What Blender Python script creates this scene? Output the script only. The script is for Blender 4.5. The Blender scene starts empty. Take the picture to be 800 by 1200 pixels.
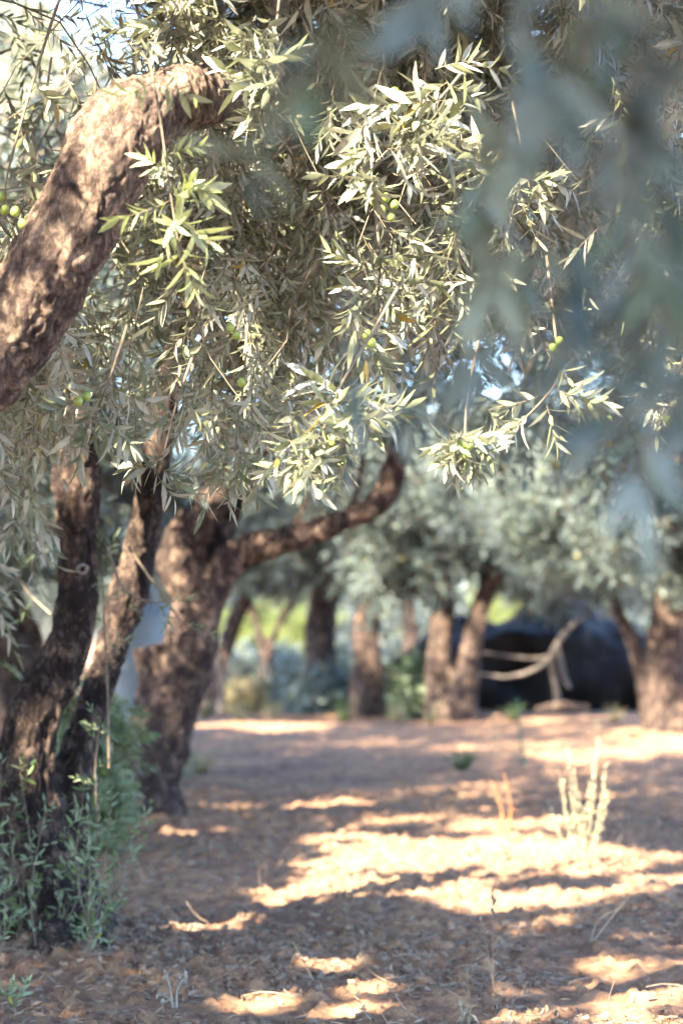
import bpy, math, random
import numpy as np
from mathutils import Vector, Matrix

random.seed(7)
RNG = np.random.default_rng(11)
SC = bpy.context.scene
COL = SC.collection
rad = math.radians

# ------------------------------------------------------------------ camera model (photo is 800 x 1200)
F = 2333.0
CAM = np.array([0.0, 0.0, 1.1])
PITCH = math.atan(140 / F)
CP, SP = math.cos(PITCH), math.sin(PITCH)

def ray(px, py):
    x, y = (px - 400) / F, (600 - py) / F
    return np.array([x, CP - y * SP, SP + y * CP])

def P(px, py, d):
    return CAM + ray(px, py) * d

def G(px, py, z=0.0):
    r = ray(px, py)
    return CAM + r * ((z - CAM[2]) / r[2])

def to_px(p):
    q = np.atleast_2d(p) - CAM
    dep = q[:, 1] * CP + q[:, 2] * SP
    up = -q[:, 1] * SP + q[:, 2] * CP
    dd = np.where(np.abs(dep) < 1e-3, 1e-3, dep)
    return 400 + F * q[:, 0] / dd, 600 - F * up / dd, dep

# ------------------------------------------------------------------ sun
SUN_AZ, SUN_EL = rad(218), rad(41)        # compass style: measured from +Y towards +X
S = np.array([math.sin(SUN_AZ) * math.cos(SUN_EL), math.cos(SUN_AZ) * math.cos(SUN_EL), math.sin(SUN_EL)])

# places to be sunlit, the crowns are cut open for them: (point, radius)
LIT = []
def lit(p, r): LIT.append((np.array(p, float), r))
for px, py, r in [(345, 1055, .16), (395, 1040, .3), (440, 1015, .42), (500, 1000, .5), (560, 990, .55), (500, 1040, .36), (600, 1010, .5), (640, 1000, .5),
                  (690, 1012, .42), (570, 1058, .26), (640, 1058, .26), (735, 1050, .2), (785, 1030, .26), (400, 945, .28),
                  (385, 1130, .1), (300, 1175, .1), (405, 1183, .1), (590, 968, .4), (430, 1160, .06),
                  (280, 850, .5), (335, 852, .6), (420, 985, .25)]:
    lit(G(px, py), r)
for px, py, d, r in [(680, 890, 9.25, .25), (655, 940, 9.25, .22), (700, 950, 9.25, .25),
                     (140, 205, 4.28, .12), (40, 372, 4.26, .055), (240, 110, 4.5, .24), (150, 130, 4.36, .19), (10, 420, 4.26, .045), (75, 290, 4.26, .035), (155, 250, 4.26, .06), (125, 305, 4.26, .04), (20, 330, 4.26, .03),
                     (30, 835, 6.75, .13), (48, 800, 6.75, .07), (60, 880, 6.7, .09), (10, 870, 6.7, .05),
                     (210, 630, 10.3, .15), (235, 605, 10.3, .1), (220, 770, 10.3, .05), (232, 745, 10.3, .05), (150, 905, 10.3, .07), (175, 870, 10.3, .03),
                     (325, 650, 10.4, .05), (250, 690, 10.3, .03),
                     (375, 525, 4.4, .28), (350, 560, 4.4, .22), (420, 480, 4.4, .24), (545, 560, 4.4, .26), (640, 480, 4.5, .26), (600, 500, 4.6, .1),
                     (470, 160, 4.5, .33), (430, 190, 4.6, .12), (500, 110, 4.6, .14), (440, 330, 4.8, .16), (420, 400, 4.8, .12), (600, 200, 5, .12),
                     (700, 300, 5, .12), (720, 190, 5, .1), (340, 330, 4.8, .1), (320, 90, 4.8, .14), (200, 270, 4.2, .14), (210, 220, 4.2, .1),
                     (560, 130, 4.8, .1), (560, 240, 4.8, .1), (250, 430, 4.9, .09), (300, 460, 4.9, .08), (180, 380, 4.9, .08), (180, 590, 4.8, .06),
                     (780, 500, 4.6, .06), (280, 560, 4.9, .08), (30, 300, 5.5, .12), (40, 180, 5.5, .15), (80, 60, 5.5, .18), (200, 40, 5.5, .2), (20, 60, 11, 1.0), (60, 190, 11, .8), (-60, 120, 11, .8), (120, 60, 11, .6),
                     (430, 725, 25.7, .35), (515, 745, 24.7, .35), (560, 720, 24.6, .15), (20, 800, 12.6, .2), (430, 670, 24, .4),
                     (640, 700, 24, .2), (780, 690, 21.5, .2)]:
    lit(P(px, py, d), r)
_r = np.random.default_rng(404)
for _ in range(46):
    lit(P(_r.uniform(250, 760), _r.uniform(60, 500), _r.uniform(4.55, 5.6)), _r.uniform(.04, .1))
LC = np.array([c for c, _ in LIT]); LR = np.array([r for _, r in LIT])

def sun_gap(p, pad=0.05, tmin=0.12):
    """True where foliage at p stays out of the sun's way to the lit places."""
    A1 = np.cross(S, [0, 0, 1.0]); A1 /= np.linalg.norm(A1); A2 = np.cross(S, A1)
    keep = np.ones(len(p), bool); rnd = np.random.default_rng(len(p)).uniform(.7, 1.25, len(p)).astype(np.float32)
    pu, pv, pt = (p @ A1).astype(np.float32), (p @ A2).astype(np.float32), (p @ S).astype(np.float32)
    wob = (1 + .5 * fbm(np.stack([pu, pv, pv * 0], 1) * 5.0, 2, 55)).astype(np.float32)     # uneven edges to the gaps
    for c, r in zip(LC, LR):
        u, w, t0 = c @ A1, c @ A2, c @ S
        q = (np.abs(pu - u) < r * 1.8 + pad) & (np.abs(pv - w) < r * 1.8 + pad)
        i = np.nonzero(q)[0]
        if len(i) == 0: continue
        d = np.hypot(pu[i] - u, pv[i] - w)
        keep[i[(pt[i] - t0 > max(tmin, r * .6)) & (d < r * wob[i] * rnd[i] + pad)]] = False
    return keep

# ------------------------------------------------------------------ noise
def _h(ix, iy, iz, seed):
    n = (ix * 374761393 + iy * 668265263 + iz * 2147483647 + seed * 1274126177) & 0xFFFFFFFF
    n = ((n ^ (n >> 13)) * 1274126177) & 0xFFFFFFFF
    n = (n ^ (n >> 16)) & 0xFFFFFFFF
    n = ((n ^ (n >> 15)) * 668265263) & 0xFFFFFFFF
    return ((n ^ (n >> 14)) & 0xFFFFFF) / float(0xFFFFFF)

def vnoise(p, seed=0):
    i = np.floor(p).astype(np.int64); f = p - i
    f = f * f * (3 - 2 * f)
    out = 0
    for dx in (0, 1):
        wx = f[:, 0] if dx else 1 - f[:, 0]
        for dy in (0, 1):
            wy = f[:, 1] if dy else 1 - f[:, 1]
            for dz in (0, 1):
                wz = f[:, 2] if dz else 1 - f[:, 2]
                out = out + wx * wy * wz * _h(i[:, 0] + dx, i[:, 1] + dy, i[:, 2] + dz, seed)
    return out * 2 - 1

def fbm(p, octv=4, seed=0, gain=.5):
    a, s, o = 1.0, 0.0, 0
    q = p.copy()
    for k in range(octv):
        o = o + a * vnoise(q, seed + k); s += a
        a *= gain; q = q * 2.03 + 3.7
    return o / s

def cells(p, seed=0):
    '''F2 - F1 of a jittered grid: zero along the cracks between plates'''
    i = np.floor(p).astype(np.int64); f1 = np.full(len(p), 9.0); f2 = f1.copy()
    for dx in (-1, 0, 1):
        for dy in (-1, 0, 1):
            for dz in (-1, 0, 1):
                j = i + np.array([dx, dy, dz])
                q = np.stack([_h(j[:, 0], j[:, 1], j[:, 2], seed + k) for k in range(3)], 1) + j
                d = np.linalg.norm(q - p, axis=1)
                f2 = np.where(d < f1, f1, np.minimum(f2, d)); f1 = np.minimum(f1, d)
    return f2 - f1

# ------------------------------------------------------------------ mesh helpers
class Geo:
    """collects quads, with a material index per face"""
    def __init__(self): self.v = []; self.f = []; self.m = []; self.n = 0
    def add(self, v, f, m=0):
        v = np.asarray(v, float).reshape(-1, 3); f = np.asarray(f, np.int64).reshape(-1, 4)
        self.v.append(v); self.f.append(f + self.n)
        self.m.append(np.full(len(f), m, np.int32) if np.isscalar(m) else np.asarray(m, np.int32))
        self.n += len(v)
    def arrays(self):
        if not self.v: return np.zeros((0, 3)), np.zeros((0, 4), np.int64), np.zeros(0, np.int32)
        return np.concatenate(self.v), np.concatenate(self.f), np.concatenate(self.m)

def mesh_from(name, v, f, m=None, mats=(), smooth=True):
    me = bpy.data.meshes.new(name)
    k = f.shape[1]
    me.vertices.add(len(v)); me.vertices.foreach_set('co', np.ascontiguousarray(v, np.float32).ravel())
    me.loops.add(f.size); me.loops.foreach_set('vertex_index', f.astype(np.int32).ravel())
    me.polygons.add(len(f))
    me.polygons.foreach_set('loop_start', np.arange(0, f.size, k, dtype=np.int32))
    me.polygons.foreach_set('loop_total', np.full(len(f), k, np.int32))
    if m is not None: me.polygons.foreach_set('material_index', m.astype(np.int32))
    me.polygons.foreach_set('use_smooth', np.full(len(f), smooth, bool))
    for x in mats: me.materials.append(x)
    me.update(calc_edges=True)
    return me

def link(name, me, parent=None, label=None):
    o = bpy.data.objects.new(name, me); COL.objects.link(o)
    if parent is not None:
        o.parent = parent
        o.matrix_parent_inverse = Matrix.Identity(4)
        o.location = -Vector(parent.location) if parent.type == 'EMPTY' else (0, 0, 0)
    if label: o['label'] = label
    return o

def thing(name, loc, label, cat, group=None):
    o = bpy.data.objects.new(name, None); COL.objects.link(o)
    o.location = Vector([float(a) for a in loc]); o.empty_display_size = .1
    o['label'] = label; o['category'] = cat
    if group: o['group'] = group
    return o

def setting(o, kind='structure'):
    o['kind'] = kind
    return o

def spline(pts, n):
    pts = np.asarray(pts, float)
    if len(pts) == 2:
        t = np.linspace(0, 1, n)[:, None]
        return pts[0] * (1 - t) + pts[1] * t
    q = np.vstack([2 * pts[0] - pts[1], pts, 2 * pts[-1] - pts[-2]])
    u = np.linspace(0, len(pts) - 1 - 1e-6, n); i = u.astype(int); t = (u - i)[:, None]
    a, b, c, d = q[i], q[i + 1], q[i + 2], q[i + 3]
    return .5 * (2 * b + (c - a) * t + (2 * a - 5 * b + 4 * c - d) * t ** 2 + (3 * b - a - 3 * c + d) * t ** 3)

def tube(pts, radii, seg=6, n=None, cap=True):
    n = n or max(4, len(pts) * 4)
    c = spline(pts, n)
    r = np.interp(np.linspace(0, 1, n), np.linspace(0, 1, len(radii)), radii)
    if cap:
        c = np.vstack([c[0], c, c[-1]]); r = np.concatenate([[1e-4], r, [1e-4]])
    T = np.gradient(c[1:-1] if cap else c, axis=0)
    if cap: T = np.vstack([T[0], T, T[-1]])
    T /= np.linalg.norm(T, axis=1)[:, None] + 1e-12
    ref = np.array([0, 0, 1.0]) if abs(T[0][2]) < .9 else np.array([1.0, 0, 0])
    N = np.cross(T[0], ref); N /= np.linalg.norm(N)
    V = []
    a = np.arange(seg) * 2 * math.pi / seg
    for k in range(len(c)):
        N = N - T[k] * (N @ T[k]); N /= np.linalg.norm(N)
        B = np.cross(T[k], N)
        V.append(c[k] + r[k] * (np.cos(a)[:, None] * N + np.sin(a)[:, None] * B))
    V = np.vstack(V)
    k = np.arange(len(c) - 1)[:, None] * seg; j = np.arange(seg)[None]
    j2 = (j + 1) % seg
    f = np.stack([k + j, k + j2, k + seg + j2, k + seg + j], -1).reshape(-1, 4)
    return V, f

# ------------------------------------------------------------------ materials
def newmat(name):
    m = bpy.data.materials.new(name); m.use_nodes = True
    nt = m.node_tree; nt.nodes.clear()
    out = nt.nodes.new('ShaderNodeOutputMaterial')
    return m, nt, out

def nd(nt, t, **kw):
    n = nt.nodes.new(t)
    for k, v in kw.items():
        if hasattr(n, k): setattr(n, k, v)
        else: n.inputs[k].default_value = v
    return n

def ramp(nt, fac, stops, interp='LINEAR'):
    r = nt.nodes.new('ShaderNodeValToRGB'); r.color_ramp.interpolation = interp
    e = r.color_ramp.elements
    while len(e) > 1: e.remove(e[-1])
    e[0].position = stops[0][0]; e[0].color = (*stops[0][1], 1)
    for p, c in stops[1:]:
        x = e.new(p); x.color = (*c, 1)
    nt.links.new(fac, r.inputs[0])
    return r.outputs[0]

def mix(nt, f, a, b, mode='MIX'):
    n = nt.nodes.new('ShaderNodeMix'); n.data_type = 'RGBA'; n.blend_type = mode
    for sock, val in ((n.inputs[0], f), (n.inputs[6], a), (n.inputs[7], b)):
        if hasattr(val, 'links'): nt.links.new(val, sock)
        elif isinstance(val, tuple): sock.default_value = (*val, 1)
        else: sock.default_value = val
    return n.outputs[2]

def leaf_mat(name, top, top2, under, odd, translu=.22, rough=.42):
    m, nt, out = newmat(name); L = nt.links.new
    g = nd(nt, 'ShaderNodeNewGeometry')
    a = ramp(nt, g.outputs['Random Per Island'], [(0, top), (.5, top2), (.9, tuple(c * 1.25 for c in top2)), (.985, top2), (.993, odd)])
    u = ramp(nt, g.outputs['Random Per Island'], [(0, under), (.6, tuple(c * .78 for c in under)), (.985, under), (.993, odd)])
    tc = nd(nt, 'ShaderNodeTexCoord')
    nz = nd(nt, 'ShaderNodeTexNoise'); nz.inputs['Scale'].default_value = 60; L(tc.outputs['Object'], nz.inputs['Vector'])
    c = mix(nt, g.outputs['Backfacing'], a, u)
    c = mix(nt, .35, c, ramp(nt, nz.outputs[0], [(.3, (.35, .35, .35)), (.7, (1, 1, 1))]), 'MULTIPLY')
    b = nd(nt, 'ShaderNodeBsdfPrincipled'); L(c, b.inputs['Base Color'])
    rr = nt.nodes.new('ShaderNodeMath'); rr.operation = 'MULTIPLY_ADD'; L(g.outputs['Backfacing'], rr.inputs[0]); rr.inputs[1].default_value = .3; rr.inputs[2].default_value = rough
    L(rr.outputs[0], b.inputs['Roughness'])
    b.inputs['Specular IOR Level'].default_value = .45
    t = nd(nt, 'ShaderNodeBsdfTranslucent')
    L(mix(nt, .45, c, (.26, .31, .10)), t.inputs[0])
    s = nt.nodes.new('ShaderNodeMixShader'); s.inputs[0].default_value = translu
    L(b.outputs[0], s.inputs[1]); L(t.outputs[0], s.inputs[2]); L(s.outputs[0], out.inputs[0])
    return m

def bark_mat(name, lo, mid, hi, scale=1.0, bump=1.0, dist=.04):
    m, nt, out = newmat(name); L = nt.links.new
    tc = nd(nt, 'ShaderNodeTexCoord'); mp = nd(nt, 'ShaderNodeMapping'); mp.inputs['Scale'].default_value = (1, 1, .62)
    L(tc.outputs['Object'], mp.inputs[0])
    n1 = nd(nt, 'ShaderNodeTexNoise'); n1.inputs['Scale'].default_value = 30 * scale; n1.inputs['Detail'].default_value = 10; n1.inputs['Roughness'].default_value = .78
    n1.inputs['Distortion'].default_value = .3
    n2 = nd(nt, 'ShaderNodeTexNoise'); n2.inputs['Scale'].default_value = 4.5 * scale; n2.inputs['Detail'].default_value = 5
    v = nd(nt, 'ShaderNodeTexNoise'); v.noise_type = 'RIDGED_MULTIFRACTAL'; v.normalize = True; v.inputs['Scale'].default_value = 24 * scale; v.inputs['Detail'].default_value = 7
    v3 = nd(nt, 'ShaderNodeTexVoronoi'); v3.feature = 'F1'; v3.inputs['Scale'].default_value = 60 * scale
    dm = nt.nodes.new('ShaderNodeVectorMath'); dm.operation = 'MULTIPLY_ADD'
    L(n1.outputs['Color'], dm.inputs[0]); dm.inputs[1].default_value = (.05 / scale,) * 3; L(mp.outputs[0], dm.inputs[2])
    L(mp.outputs[0], n1.inputs['Vector']); L(tc.outputs['Object'], n2.inputs['Vector']); L(dm.outputs[0], v.inputs['Vector']); L(dm.outputs[0], v3.inputs['Vector'])
    c = ramp(nt, n1.outputs[0], [(.36, lo), (.5, mid), (.64, hi)])
    c = mix(nt, .75, c, ramp(nt, n2.outputs[0], [(.3, (.55, .5, .5)), (.5, (.9, .87, .85)), (.68, (1.25, 1.2, 1.15))]), 'MULTIPLY')
    crack = ramp(nt, v.outputs[0], [(.3, (1, 1, 1)), (.5, (.75, .73, .72)), (.62, (.22, .2, .2))])
    plate = ramp(nt, v3.outputs['Distance'], [(.1, (1, 1, 1)), (.6, (.45, .45, .45))])
    c = mix(nt, .8, c, crack, 'MULTIPLY')
    crack = mix(nt, .6, crack, plate, 'MULTIPLY')
    b = nd(nt, 'ShaderNodeBsdfPrincipled'); L(c, b.inputs['Base Color']); b.inputs['Roughness'].default_value = .85
    b.inputs['Specular IOR Level'].default_value = .25
    ad = nt.nodes.new('ShaderNodeMath'); ad.operation = 'MULTIPLY_ADD'
    L(crack, ad.inputs[0]); ad.inputs[1].default_value = 1.0; L(n1.outputs[0], ad.inputs[2])
    bp = nd(nt, 'ShaderNodeBump'); bp.inputs['Strength'].default_value = bump; bp.inputs['Distance'].default_value = dist
    L(ad.outputs[0], bp.inputs['Height']); L(bp.outputs[0], b.inputs['Normal']); L(b.outputs[0], out.inputs[0])
    return m

def plain_mat(name, c1, c2, scale=12, rough=.7, bump=.2, translu=0, detail=5, spec=.4):
    m, nt, out = newmat(name); L = nt.links.new
    tc = nd(nt, 'ShaderNodeTexCoord')
    n1 = nd(nt, 'ShaderNodeTexNoise'); n1.inputs['Scale'].default_value = scale; n1.inputs['Detail'].default_value = detail
    L(tc.outputs['Object'], n1.inputs['Vector'])
    g = nd(nt, 'ShaderNodeNewGeometry')
    c = ramp(nt, n1.outputs[0], [(.3, c1), (.7, c2)])
    c = mix(nt, .5, c, ramp(nt, g.outputs['Random Per Island'], [(0, (.6, .6, .6)), (1, (1.15, 1.12, 1.1))]), 'MULTIPLY')
    b = nd(nt, 'ShaderNodeBsdfPrincipled'); L(c, b.inputs['Base Color']); b.inputs['Roughness'].default_value = rough
    b.inputs['Specular IOR Level'].default_value = spec
    bp = nd(nt, 'ShaderNodeBump'); bp.inputs['Strength'].default_value = bump; bp.inputs['Distance'].default_value = .02
    L(n1.outputs[0], bp.inputs['Height']); L(bp.outputs[0], b.inputs['Normal'])
    if translu:
        t = nd(nt, 'ShaderNodeBsdfTranslucent'); L(c, t.inputs[0])
        s = nt.nodes.new('ShaderNodeMixShader'); s.inputs[0].default_value = translu
        L(b.outputs[0], s.inputs[1]); L(t.outputs[0], s.inputs[2]); L(s.outputs[0], out.inputs[0])
    else: L(b.outputs[0], out.inputs[0])
    return m

def soil_mat():
    m, nt, out = newmat('soil'); L = nt.links.new
    tc = nd(nt, 'ShaderNodeTexCoord')
    big = nd(nt, 'ShaderNodeTexNoise'); big.inputs['Scale'].default_value = 1.1; big.inputs['Detail'].default_value = 6
    mid = nd(nt, 'ShaderNodeTexNoise'); mid.inputs['Scale'].default_value = 14; mid.inputs['Detail'].default_value = 8; mid.inputs['Roughness'].default_value = .65
    fin = nd(nt, 'ShaderNodeTexNoise'); fin.inputs['Scale'].default_value = 110; fin.inputs['Detail'].default_value = 6; fin.inputs['Roughness'].default_value = .7
    for n in (big, mid, fin): L(tc.outputs['Object'], n.inputs['Vector'])
    c = ramp(nt, mid.outputs[0], [(.28, (.125, .086, .072)), (.5, (.31, .207, .15)), (.7, (.48, .325, .205))])
    c = mix(nt, .8, c, ramp(nt, big.outputs[0], [(.35, (.72, .66, .70)), (.6, (1.15, 1.05, .94))]), 'MULTIPLY')
    c = mix(nt, .7, c, ramp(nt, fin.outputs[0], [(.3, (.55, .52, .5)), (.52, (1, 1, 1)), (.7, (1.3, 1.28, 1.25))]), 'MULTIPLY')
    b = nd(nt, 'ShaderNodeBsdfPrincipled'); L(c, b.inputs['Base Color']); b.inputs['Roughness'].default_value = .95
    b.inputs['Specular IOR Level'].default_value = .15
    ad = nt.nodes.new('ShaderNodeMath'); ad.operation = 'MULTIPLY_ADD'; L(mid.outputs[0], ad.inputs[0]); ad.inputs[1].default_value = 1.2; L(fin.outputs[0], ad.inputs[2])
    bp = nd(nt, 'ShaderNodeBump'); bp.inputs['Strength'].default_value = .9; bp.inputs['Distance'].default_value = .018
    L(ad.outputs[0], bp.inputs['Height']); L(bp.outputs[0], b.inputs['Normal']); L(b.outputs[0], out.inputs[0])
    return m

M_LEAF = leaf_mat('olive_leaf', (.13, .155, .10), (.205, .23, .155), (.50, .54, .50), (.42, .30, .06), .16, .33)
M_LEAFD = leaf_mat('olive_leaf_shade', (.055, .09, .09), (.09, .135, .135), (.21, .29, .32), (.3, .27, .08), .12, .5)  # darker, bluer copy of the olive leaf: crown shade put into the colour
M_PALE = leaf_mat('fresh_pale_leaf', (.24, .30, .12), (.30, .36, .16), (.40, .46, .30), (.4, .44, .12), .3, .35)
M_GLARE = leaf_mat('olive_leaf_glare', (.22, .25, .17), (.30, .33, .24), (.56, .58, .52), (.42, .36, .16), .25, .35)  # paler copy of the olive leaf, sun glare put into its colour
M_SOFT = leaf_mat('olive_leaf_sky_shade', (.08, .12, .09), (.12, .165, .12), (.27, .34, .30), (.30, .36, .3), .15, .35)  # near leaves: shade and cool sky sheen coloured in
M_FRESH = leaf_mat('young_leaf', (.07, .13, .055), (.10, .17, .07), (.24, .32, .22), (.3, .34, .08), .28, .4)
M_LIME = leaf_mat('lime_leaf', (.11, .17, .04), (.16, .22, .05), (.2, .27, .10), (.5, .45, .06), .4, .5)
M_TWIG = plain_mat('twig', (.10, .085, .07), (.22, .185, .15), 40, .75)
M_BARK = bark_mat('olive_bark', (.03, .023, .026), (.125, .092, .085), (.36, .27, .22))
M_BARKA = bark_mat('olive_bark_sunlit', (.03, .023, .03), (.19, .145, .135), (.62, .50, .41))  # lighter copy of the bark, sunlight on the near limb put into its colour
M_BARKC = bark_mat('olive_bark_half_shade', (.02, .015, .02), (.062, .046, .049), (.30, .23, .195), .55)  # bark of the forked trunk, darkened in colour for shade
M_BARKD = bark_mat('olive_bark_shade', (.014, .010, .015), (.042, .031, .035), (.27, .205, .175), .6)  # darkest bark copy, shade on the left stems put into the colour
M_BARKF = bark_mat('olive_bark_far', (.018, .014, .017), (.05, .038, .04), (.24, .18, .15), .5, .8, .05)  # bark of the far trunks, shade under the crowns partly coloured in
M_OLIVE = plain_mat('olive_fruit', (.20, .30, .06), (.30, .40, .12), 30, .35, .05, 0, 3, .5)
M_SOIL = soil_mat()

# ------------------------------------------------------------------ leaves, sprigs, boughs
def leaf(L, W, lod, droop=.15, fold=.25):
    """along +Z, upper side +Y-ish; returns verts, quads"""
    if lod == 0:
        t = np.array([0, .2, .45, .75, 1.0]); w = np.array([.12, .78, 1.0, .62, .04])
    elif lod == 1:
        t = np.array([0, .45, 1.0]); w = np.array([.2, 1.0, .06])
    else:
        v = np.array([[0, 0, 0], [W / 2 * 1.1, 0, L * .45], [0, -droop * L * .5, L], [-W / 2 * 1.1, 0, L * .45]])
        return v, np.array([[0, 1, 2, 3]])
    V = []
    for a, b in zip(t, w):
        y = -droop * L * a * a
        V += [[-W / 2 * b, y + fold * W / 2 * b, a * L], [0, y, a * L], [W / 2 * b, y + fold * W / 2 * b, a * L]]
    f = []
    for k in range(len(t) - 1):
        o = k * 3
        f += [[o, o + 3, o + 4, o + 1], [o + 1, o + 4, o + 5, o + 2]]
    return np.array(V), np.array(f)[:, ::-1]

def frame_rot(d, roll):
    """rotation whose +Z is d"""
    d = np.asarray(d, float); d = d / np.linalg.norm(d)
    ref = np.array([0, 0, 1.0]) if abs(d[2]) < .95 else np.array([1.0, 0, 0])
    x = np.cross(ref, d); x /= np.linalg.norm(x); y = np.cross(d, x)
    c, s = math.cos(roll), math.sin(roll)
    return np.stack([x * c + y * s, -x * s + y * c, d], 1)

def make_sprig(rng, lod, L=.2, leafL=.07, leafW=.014, pairs=8, open_=1.0, stem_r=.0016):
    g = Geo()
    n = 6
    bend = rng.uniform(-.18, .18, 2)
    t = np.linspace(0, 1, n)
    pts = np.stack([bend[0] * L * t ** 2, bend[1] * L * t ** 2, L * t], 1)
    v, f = tube(pts, [stem_r, stem_r * .5], 3, 5 if lod == 0 else 3, cap=False)
    g.add(v, f, 1)
    ph = rng.uniform(0, math.pi)
    for k in range(pairs + 1):
        a = (k + .6) / (pairs + .7)
        base = np.array([bend[0] * L * a * a, bend[1] * L * a * a, L * a])
        if k == pairs: angs = [ph, ph + math.pi]; tilt0 = .35
        else: angs = [ph + k * math.pi / 2 + rng.uniform(-.35, .35), ph + k * math.pi / 2 + math.pi + rng.uniform(-.35, .35)]; tilt0 = .95 - .3 * a
        for an in angs:
            if rng.random() < .07: continue
            tilt = (tilt0 + rng.uniform(-.25, .25)) * open_
            d = np.array([math.cos(an) * math.sin(tilt), math.sin(an) * math.sin(tilt), math.cos(tilt)])
            up = np.array([0, 0, 1.0]) - d * d[2]; up /= np.linalg.norm(up) + 1e-9
            x = np.cross(up, d)
            tw = rng.uniform(-.6, .6)
            x2 = x * math.cos(tw) + up * math.sin(tw); u2 = np.cross(d, x2)
            R = np.stack([x2, u2, d], 1)
            s = (1 - .35 * abs(a - .45)) * rng.uniform(.6, 1.2)
            lv, lf = leaf(leafL * s, leafW * s * rng.uniform(.85, 1.15), lod, rng.choice([.05, .12, .2, .38, -.12]), rng.uniform(.04, .3))
            g.add(lv @ R.T + base, lf, 0)
    return g.arrays()

def place(g, proto, R, T, s):
    """R (n,3,3), T (n,3), s (n)"""
    v, f, m = proto
    n = len(T)
    if n == 0: return
    V = np.einsum('nij,kj->nki', R, v) * s[:, None, None] + T[:, None, :]
    Fc = f[None] + (np.arange(n) * len(v))[:, None, None]
    g.add(V.reshape(-1, 3), Fc.reshape(-1, 4), np.tile(m, n))

def frames(D, rng):
    D = D / (np.linalg.norm(D, axis=1)[:, None] + 1e-9)
    ref = np.where(np.abs(D[:, 2:3]) < .95, np.array([[0, 0, 1.0]]), np.array([[1.0, 0, 0]]))
    x = np.cross(ref, D); x /= np.linalg.norm(x, axis=1)[:, None]; y = np.cross(D, x)
    r = rng.uniform(0, 2 * math.pi, len(D)); c, s = np.cos(r)[:, None], np.sin(r)[:, None]
    return np.stack([x * c + y * s, -x * s + y * c, D], 2)

SPR = {4: [make_sprig(RNG, 0, RNG.uniform(.09, .15), .092, .0225, int(RNG.integers(4, 7)), RNG.uniform(.85, 1.25)) for _ in range(10)],
       5: [make_sprig(RNG, 0, RNG.uniform(.04, .08), .046, .0135, int(RNG.integers(1, 3)), RNG.uniform(.9, 1.3), .0012) for _ in range(8)],
       0: [make_sprig(RNG, 0, RNG.uniform(.10, .17), RNG.uniform(.062, .076), .0135, int(RNG.integers(5, 8)), RNG.uniform(.75, 1.15)) for _ in range(12)],
       1: [make_sprig(RNG, 1, RNG.uniform(.11, .18), .088, .018, int(RNG.integers(4, 7)), RNG.uniform(.8, 1.15)) for _ in range(8)],
       2: [make_sprig(RNG, 2, RNG.uniform(.18, .26), .095, .024, 6, RNG.uniform(.9, 1.2), .002) for _ in range(6)],
       3: [make_sprig(RNG, 2, RNG.uniform(.2, .3), .11, .03, 6, RNG.uniform(.9, 1.2), .003) for _ in range(6)]}

class Foliage:
    """a lot of sprigs, placed in one go"""
    def __init__(self): self.T = []; self.D = []; self.S = []; self.g = Geo()
    def sprigs(self, T, D, s):
        self.T.append(np.atleast_2d(T)); self.D.append(np.atleast_2d(D)); self.S.append(np.atleast_1d(s))
    def twig(self, pts, r0, r1, seg=4, n=None):
        v, f = tube(pts, [r0, r1], seg, n, cap=False); self.g.add(v, f, 1)
    def build(self, name, lod, parent, mat, rng, gap=True, flt=None, label=None, pad=.05):
        if self.T:
            T, D, s = np.concatenate(self.T), np.concatenate(self.D), np.concatenate(self.S)
            ok = np.ones(len(T), bool)
            if gap and lod not in (2, 3): ok &= sun_gap(T + D * .06, .07)
            if flt is not None: ok &= flt(T)
            T, D, s = T[ok], D[ok], s[ok]
            R = frames(D, rng)
            pick = rng.integers(0, len(SPR[lod]), len(T))
            for k, pr in enumerate(SPR[lod]):
                q = pick == k
                place(self.g, pr, R[q], T[q], s[q])
        v, f, m = self.g.arrays()
        if gap and len(f):
            ok = sun_gap(v[f].mean(1), .015)
            if lod not in (2, 3): ok |= m == 0
            f, m = f[ok], m[ok]
            used = np.zeros(len(v), bool); used[f.ravel()] = True
            idx = np.cumsum(used) - 1
            v, f = v[used], idx[f]
        return link(name, mesh_from(name, v, f, m, [mat, M_TWIG], smooth=lod in (0, 1, 4, 5)), parent, label)

def hang(fo, a, b, rng, sag=.25, step=.045, s=1.0, r=.004, start=.25, spread=.9, droop=.5, side=True):
    """a drooping branch from a to b with sprigs along it (and side shoots)"""
    a, b = np.array(a, float), np.array(b, float)
    L = np.linalg.norm(b - a)
    m1 = a * .6 + b * .4 + np.array([rng.uniform(-.17, .17), rng.uniform(-.17, .17), sag * rng.uniform(.3, 1)]) * L
    m2 = a * .25 + b * .75 + np.array([rng.uniform(-.14, .14), rng.uniform(-.14, .14), sag * .5 * rng.uniform(.2, 1)]) * L
    pts = np.array([a, m1, m2, b])
    fo.twig(pts, r, r * .3, 4, max(5, int(L * 12)))
    n = max(3, int(L * (1 - start) / step))
    c = spline(pts, n * 3)[int(n * 3 * start):]
    T = np.gradient(c, axis=0); T /= np.linalg.norm(T, axis=1)[:, None]
    idx = np.linspace(0, len(c) - 1, n).astype(int)
    o = rng.normal(size=(n, 3)) * spread; o -= (o * T[idx]).sum(1)[:, None] * T[idx] * .7
    D = T[idx] * .9 + o * .8 + np.array([0, 0, -droop])
    fo.sprigs(c[idx], D, s * rng.uniform(.7, 1.15, n))
    fo.sprigs(c[-1:], T[-1:] + np.array([[0, 0, -droop * .5]]), np.array([s]))

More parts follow.
